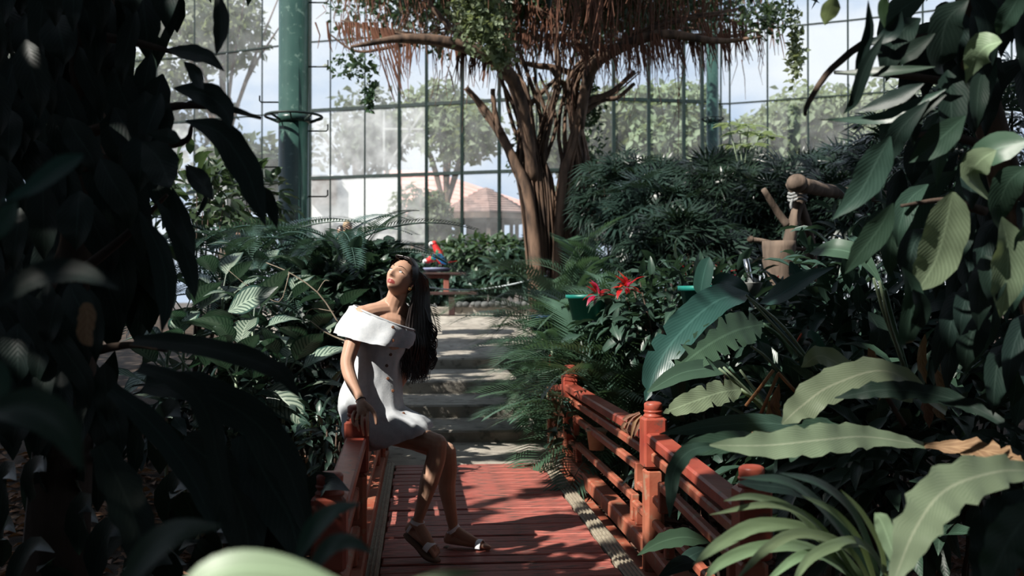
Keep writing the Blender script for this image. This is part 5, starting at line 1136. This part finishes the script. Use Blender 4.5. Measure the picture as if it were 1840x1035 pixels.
sandal((799, 982, 5.63), (826, 989, 5.605), (858, 990, 5.575), (886, 991, 5.54), .085, Vector((0, 0, 1)),
       [((815, 951, 5.62), shL+ftL*.35, TOC, .034, .037, 0, 2*PI, .020), ((808, 968, 5.625), shL.cross(TOC), -ftL, .036, .044, -1.6, 1.6, .016), ((862, 981, 5.57), ftL, Vector((0, 0, 1)), .034, .044, -1.75, 1.75, .030)])
# ================================================================== BANYAN
bt = thing('banyan_tree', 'large banyan with many stems and a fringe of hanging reddish roots', 'tree', at(988, 445, 17))
D0 = 17.0
stems = [([(978, 610), (955, 380), (925, 290), (895, 235), (870, 195), (838, 158)], [.30, .24, .19, .17, .15, .11]),
         ([(985, 610), (965, 340), (950, 240), (935, 160), (890, 105), (820, 78), (720, 62), (620, 40)], [.30, .22, .18, .15, .14, .13, .10, .04]),
         ([(990, 610), (985, 350), (975, 280), (990, 200), (1005, 140), (1000, 60), (1010, -40)], [.26, .18, .15, .13, .11, .10, .08]),
         ([(1000, 610), (1010, 340), (1030, 260), (1050, 190), (1100, 165), (1140, 128)], [.26, .20, .17, .15, .12, .08]),
         ([(995, 610), (1015, 330), (1040, 220), (1055, 130), (1065, 60), (1060, -40)], [.26, .2, .17, .14, .12, .1]),
         ([(1010, 610), (1035, 370), (1045, 300), (1035, 230), (1030, 150), (1060, 112), (1110, 80), (1200, 40), (1330, 15)], [.2, .16, .14, .13, .12, .12, .11, .09, .04]),
         ([(970, 610), (945, 370), (938, 300), (940, 230), (915, 140), (905, 60), (900, -30)], [.2, .16, .14, .12, .1, .1, .08]),
         ([(1020, 610), (1060, 390), (1090, 340), (1105, 300)], [.12, .1, .07, .04]),
         ([(935, 112), (965, 118), (995, 122), (1030, 135), (1035, 160), (1015, 175)], [.05, .07, .08, .07, .04, .03]),
         ([(990, 122), (1005, 145), (1015, 155), (1012, 190)], [.05, .06, .06, .04]),
         ([(940, 210), (960, 180), (985, 155), (1000, 140)], [.05, .06, .05, .03]),
         ([(900, 240), (890, 205), (885, 160)], [.07, .06, .05]),
         ([(1050, 200), (1080, 180), (1110, 175), (1140, 150)], [.08, .07, .05, .04]),
         ([(1060, 110), (1020, 60), (960, 10)], [.08, .06, .04]), ([(860, 92), (800, 40), (760, -10)], [.09, .07, .05]), ([(780, 70), (700, 85), (640, 92), (590, 60)], [.05, .04, .03, .015]), ([(1180, 55), (1260, 70), (1340, 60), (1400, 40)], [.06, .05, .04, .015])]
for i, (sp, r) in enumerate(stems):
    m = MB(); dd = D0+((i*37) % 11-5)*.07
    m.tube([at(x, y, dd+.02*k) for k, (x, y) in enumerate(sp)], [q*(.40 if i < 8 else .75) for q in r], 9, n=26, wob=.12); m.build('stem', 'bark', bt)
for sp, r in (([(962, 330), (945, 230), (925, 150), (880, 104), (810, 78), (720, 70), (630, 84)], [.09, .10, .11, .11, .10, .07, .02]), ([(1040, 230), (1060, 130), (1110, 88), (1190, 62), (1290, 74), (1370, 66)], [.09, .10, .10, .08, .05, .015])):
    m = MB(); m.tube([at(x, y, 16.8-.25*k) for k, (x, y) in enumerate(sp)], r, 9, n=26, wob=.12); m.build('stem', 'bark', bt)
random.seed(3)
for i in range(14):      # thinner stems between the main ones
    x0 = random.uniform(960, 1025); x1 = random.choice((-1, 1))*random.uniform(15, 95)+990; k = random.uniform(-25, 25); y1 = random.uniform(60, 150); m = MB(); r = random.uniform(.028, .06)
    m.tube([at(x0, 600, D0+.1), at(x0+k*.3, 420, D0), at(x0+(x1-x0)*.35+k, 320, D0-.1), at(x0+(x1-x0)*.6-k*.6, 220, D0+.1), at(x1+k*.3, y1, D0+.15)], [r*1.3, r*1.2, r, r*.8, r*.5], 7, n=22, wob=.15); m.build('stem', 'bark', bt)
m = MB()       # aerial roots clasping the stems
for i in range(230):
    sp, r = random.choice(stems[:8]); j = random.randint(2, len(sp)-1); ox = random.uniform(-1, 1)
    pts = []; a_, b_ = random.uniform(-16, 16), random.uniform(-9, 9)
    for k in range(j, -1, -1):
        f = k/max(1, j); pts.append(at(sp[k][0]+a_*(1-f)+b_*f+random.uniform(-4, 4), sp[k][1]+random.uniform(-6, 6), D0+random.uniform(-.28, .1)))
    m.tube(pts, [.010, random.uniform(.012, .028), random.uniform(.012, .026)], 4, n=16, wob=.2)
tag(m.build('clasping_roots', 'bark', bt), kind='stuff')
# crown: twigs, hanging roots and small leaves
m = MB(); m2 = MB()
for i in range(2600):
    x = random.triangular(560, 1420, 1000); d = random.uniform(13.6, 21)
    edge = abs(x-990)/430
    p = at(x, 0, d); p.z = random.uniform(6.02+edge*.6, 7.6); L = random.uniform(.25, 1.0)*(1-.3*edge)
    if random.random() < .05: L *= 2.2
    nq = mnoise.noise(Vector((p.x*.55, p.y*.55, 1.7)))
    if nq < -.22: continue
    p.z += .45*mnoise.noise(Vector((p.x*.9, p.y*.9, 4.1))); L *= 1+.8*nq
    j = lambda: random.uniform(-.09, .09)
    m.tube([p, p+Vector((j(), j(), -L*.5)), p+Vector((j()*1.6, j()*1.6, -L))], [.013, .009, .004], 3, cap=False)
for (x0, y0, x1, y1, nn, sp_) in ((690, 50, 725, 170, 16, 16), (730, 60, 735, 150, 14, 12), (640, 40, 650, 95, 40, 30), (855, 90, 850, 150, 40, 30), (1100, 80, 1110, 130, 60, 50), (1220, 60, 1230, 130, 70, 60), (1330, 40, 1340, 110, 40, 40), (960, 60, 955, 110, 60, 60)):
    for i in range(nn):
        ox = random.gauss(0, sp_); f = random.uniform(.5, 1.15)
        m.tube([at(x0+ox, y0, D0-1), at(x0+ox+(x1-x0)*.5*f+random.uniform(-4, 4), y0+(y1-y0)*.5*f, D0-1), at(x0+ox+(x1-x0)*f+random.uniform(-6, 6), y0+(y1-y0)*f, D0-1)], [.016, .012, .005], 3, cap=False)
tag(m.build('hanging_roots', 'root', bt), kind='stuff')
for i in range(150):
    x = random.triangular(560, 1420, 1000); d = random.uniform(14, 20.5); p = at(x, 0, d); edge = abs(x-990)/430; p.z = random.uniform(6.3+edge*.55, 7.7)
    a = random.uniform(0, 6.28); L = random.uniform(.8, 2.0)
    m2.tube([p, p+Vector((math.cos(a)*L*.5, math.sin(a)*L*.5, .08)), p+Vector((math.cos(a)*L, math.sin(a)*L, .0))], [.045, .03, .008], 5, n=5)
tag(m2.build('twigs', 'bark', bt), kind='stuff')
n = 42000
x = rng.triangular(575, 1000, 1400, n); d = rng.uniform(13.8, 21, n); P = np.array([at(float(a), 0, float(b)) for a, b in zip(x, d)]); ed = np.abs(x-990)/430
P[:, 2] = rng.uniform(0, 1, n)*1.7+6.4+ed*.6
nq = np.array([mnoise.noise(Vector((a_*.55, b_*.55, 1.7))) for a_, b_ in P[:, :2]]); kp = nq > -.2; P[:, 2] += .45*np.array([mnoise.noise(Vector((a_*.9, b_*.9, 4.1))) for a_, b_ in P[:, :2]]); P = P[kp]; n = len(P)
s = rng.uniform(.7, 1.3, n)
tag(wobj('crown', leaf_cloud('crown', P, rnd_dirs(n), rnd_dirs(n, .1, 1), .16*s, .09*s, 'leaf_ficus'), bt), kind='stuff')
# sunlit leafy sprays in front of the crown
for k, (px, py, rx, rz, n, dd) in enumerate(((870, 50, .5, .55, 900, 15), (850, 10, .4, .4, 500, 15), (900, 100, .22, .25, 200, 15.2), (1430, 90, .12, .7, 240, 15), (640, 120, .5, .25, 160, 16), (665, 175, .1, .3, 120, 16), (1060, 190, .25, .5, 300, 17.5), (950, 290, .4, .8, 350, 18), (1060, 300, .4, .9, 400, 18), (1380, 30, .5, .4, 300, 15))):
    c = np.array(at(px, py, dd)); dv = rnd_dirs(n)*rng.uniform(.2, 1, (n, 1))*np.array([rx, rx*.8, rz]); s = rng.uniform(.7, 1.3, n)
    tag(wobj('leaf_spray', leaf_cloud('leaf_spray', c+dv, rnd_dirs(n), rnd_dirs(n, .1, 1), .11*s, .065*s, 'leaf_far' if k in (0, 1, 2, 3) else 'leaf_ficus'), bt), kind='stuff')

# ================================================================== CANOPY OVER THE BRIDGE (unseen leaves, gaps shaped to place the sun patches)
S = np.array(SUN)
LIT = []     # sunlit openings: (px, py, distance, radius m)
def lit(px, py, d, r): LIT.append((np.array(at(px, py, d)), r))
for q in ((712, 492, 5.45, .10), (730, 470, 5.45, .09), (700, 540, 5.45, .09), (655, 555, 5.4, .10), (625, 585, 5.35, .10), (690, 590, 5.4, .11), (715, 615, 5.4, .10), (640, 610, 5.35, .07), (665, 640, 5.4, .05), (637, 660, 5.28, .07), (650, 700, 5.22, .06), (645, 745, 5.15, .035), (755, 590, 5.6, .06),
          (690, 745, 5.3, .03), (700, 765, 5.3, .025), (755, 775, 5.3, .05), (782, 790, 5.25, .06), (783, 835, 5.3, .045), (822, 905, 5.5, .05), (740, 830, 5.4, .02), (615, 720, 5.5, .05),
          (1172, 735, 5.3, .14), (1165, 790, 5.3, .12), (1165, 850, 5.3, .10), (1150, 905, 5.35, .09), (1215, 805, 5.0, .10), (1270, 850, 4.5, .09), (1060, 715, 7.9, .10), (1000, 690, 8.6, .12), (1000, 820, 8.6, .10), (1120, 860, 5.7, .08), (1060, 870, 7, .1), (1100, 770, 6, .09),
          (1290, 605, 5.1, .12), (1230, 645, 5.0, .08), (1340, 590, 5.2, .08), (1250, 715, 4.8, .14), (1310, 715, 4.9, .1), (1200, 690, 4.8, .08), (1290, 795, 3.2, .12), (1380, 790, 3.2, .12), (1470, 790, 3.2, .14), (1560, 790, 3.3, .12), (1720, 800, 3.3, .06), (1440, 740, 3.5, .10), (1480, 700, 3.5, .08), (1530, 690, 3.6, .08),
          (1680, 900, 2.4, .14), (1640, 970, 2.4, .13), (1740, 865, 2.4, .10), (1600, 1000, 2.5, .10), (1590, 950, 2.5, .06), (1530, 960, 2.9, .12), (1450, 950, 2.85, .14), (1360, 960, 2.8, .12), (1290, 985, 2.8, .10), (1400, 1010, 2.8, .12), (1470, 1020, 2.8, .12), (1200, 980, 4.2, .10), (1480, 900, 2.9, .08),
          (1672, 440, 2.9, .13), (1660, 500, 2.9, .08), (1805, 480, 2.9, .14), (1800, 540, 2.9, .09), (1770, 110, 2.85, .11), (1800, 270, 2.85, .10), (1760, 300, 2.85, .09), (1680, 240, 2.85, .08), (1550, 330, 2.85, .06), (1560, 470, 4.3, .10), (1490, 20, 2.8, .08), (1590, 30, 2.8, .05), (1830, 340, 2.8, .08), (1545, 470, 2.9, .06),
          (480, 560, 7.2, .18), (440, 600, 7.2, .14), (530, 740, 6.85, .16), (350, 660, 7, .14), (340, 540, 7.4, .14), (560, 520, 8.6, .2), (500, 500, 9, .2), (600, 470, 10.5, .25), (650, 470, 10.3, .3), (450, 460, 11, .3), (380, 450, 11, .25), (420, 720, 6.9, .10), (700, 440, 11.2, .2), (540, 610, 7.6, .12), (590, 540, 8.4, .15), (390, 590, 7.2, .1), (270, 740, 7, .08), (120, 880, 6, .1), (380, 870, 6.5, .12), (590, 770, 6.6, .08), (590, 830, 6.2, .08), (450, 520, 8, .16), (630, 530, 8.5, .14), (515, 40, 13.3, .35), (518, 120, 13.3, .3), (515, 190, 13.3, .25), (1430, 400, 10.4, .3), (1450, 340, 10.3, .25), (1405, 470, 9.9, .2), (1125, 515, 7.8, .14), (1262, 530, 7.5, .15), (660, 480, 10.2, .35), (600, 500, 9.8, .25), (420, 560, 7.3, .2), (520, 590, 7.4, .2), (360, 600, 7.1, .16), (470, 640, 7, .16), (720, 700, 11, .2), (1290, 340, 15.8, .5), (1100, 600, 8.4, .25), (1150, 560, 8.4, .25), (1180, 620, 8.3, .2), (1060, 560, 9, .3), (1130, 500, 9, .3), (1200, 520, 9, .25), (450, 450, 10, .4), (540, 450, 10, .3), (610, 440, 10, .4), (690, 450, 9.8, .35), (1180, 400, 14.4, .4), (1240, 430, 13, .35), (1370, 380, 15.5, .4), (1150, 450, 14, .3),
          (380, 1015, 1.0, .04), (480, 1015, 1.0, .05), (1090, 580, 9, .25), (1000, 560, 10, .25), (1150, 520, 10, .25), (1040, 620, 9, .2), (960, 700, 9.4, .15), (960, 620, 9.6, .15), (1100, 500, 11, .25), (1050, 470, 12, .3)): lit(*q)
random.seed(33)
for i in range(150): lit(random.uniform(390, 1600), random.uniform(400, 740), random.uniform(7, 14.5), random.uniform(.06, .17))
def ground_pt(px, py, h):
    r = ray(px, py); t = (h-CAMH)/r.z; return np.array(CAM+r*t)
for (px, py, h, r) in ((850, 838, 0, .16), (900, 845, 0, .18), (950, 835, 0, .16), (985, 838, 0, .12), (860, 862, 0, .13), (920, 872, 0, .14), (880, 885, 0, .10), (960, 905, 0, .16), (1010, 900, 0, .12), (1000, 935, 0, .14), (930, 930, 0, .13), (880, 955, 0, .07), (1060, 965, 0, .10), (960, 960, 0, .10), (820, 905, 0, .04), (712, 855, 0, .035), (708, 900, 0, .03), (705, 935, 0, .03), (1080, 1015, 0, .10), (1000, 1010, 0, .08), (780, 920, 0, .03),
                       (850, 812, .0, .2), (920, 805, .0, .18), (740, 710, .3, .22), (800, 700, .3, .25), (830, 735, .25, .22), (800, 730, .25, .2), (860, 725, .25, .18), (830, 785, .1, .16), (760, 720, .25, .15), (830, 712, .3, .15), (900, 570, .85, .4), (940, 585, .8, .25), (820, 565, .9, .25), (900, 545, 1, .4)):
    LIT.append((ground_pt(px, py, h), r))
LC = np.array([c for c, r in LIT]); LR = np.array([r for c, r in LIT])
def shade_leaves(parent, n, x0, x1, y0, y1, z0, z1, L, W, matname='leaf_dark'):
    P = np.stack([rng.uniform(x0, x1, n), rng.uniform(y0, y1, n), rng.uniform(z0, z1, n)], 1)
    # keep leaves out of the frame
    rel = P-np.array(CAM); zc = rel @ np.array(FWD); up = rel @ np.array(UPV); xx = rel @ np.array(RGT)
    inside = (zc > .2) & (up/np.maximum(zc, .01) < 545/FPX) & (np.abs(xx)/np.maximum(zc, .01) < 1000/FPX)
    P = P[~inside]; keep = np.ones(len(P), bool)
    s = rng.uniform(.7, 1.25, len(P)); D = rnd_dirs(len(P), -.7, .3); C = P+unit(D)*(L*s*.45)[:, None]
    for c, r in zip(LC, LR):
        v = C-c; t = v @ S; dd = np.linalg.norm(v-t[:, None]*S, axis=1); keep &= ~((t > 0) & (dd < r+.34*L*s))
    P, s, D = P[keep], s[keep], D[keep]; k = len(P)
    return tag(wobj('unseen_shade_leaves', leaf_cloud('unseen_shade_leaves', P, D, unit(S*.8+rng.normal(0, .5, (k, 3))+np.array([0, 0, .6])), L*s, W*s, matname), parent), kind='stuff')
shade_leaves(tl, 43000, -12.5, .5, -7, 8.3, 4.6, 6.6, .30, .16)
shade_leaves(tl, 3500, -5.2, -1.6, 8.3, 12.6, 4.8, 6.6, .30, .16)  # extra unseen leaves, added to shade the terrace
shade_leaves(tl, 5500, -12.5, .5, 8.3, 13, 4.6, 6.6, .30, .16)
shade_leaves(tr, 14500, .5, 7.5, -7, 8, 4.6, 6.6, .34, .17)
shade_leaves(tr, 1800, .5, 7.5, 8, 12, 4.6, 6.6, .34, .17)
shade_leaves(tl, 5500, -9, -5.2, -6, 8.5, -.2, 4.8, .32, .17)  # unseen leaf wall at the left, added to cut fill light
shade_leaves(tl, 8000, -9, .5, -6.5, -3.2, -.2, 4.8, .32, .17)  # unseen leaf wall behind the camera, added to darken the shade
shade_leaves(tr, 6500, .5, 9, -6.5, -3.2, -.2, 4.8, .32, .17)  # right half of the added leaf wall behind the camera, unseen
shade_leaves(tr, 5500, 5.4, 9, -6, 9, -.2, 4.8, .32, .17)  # unseen leaf wall at the right, added against fill light
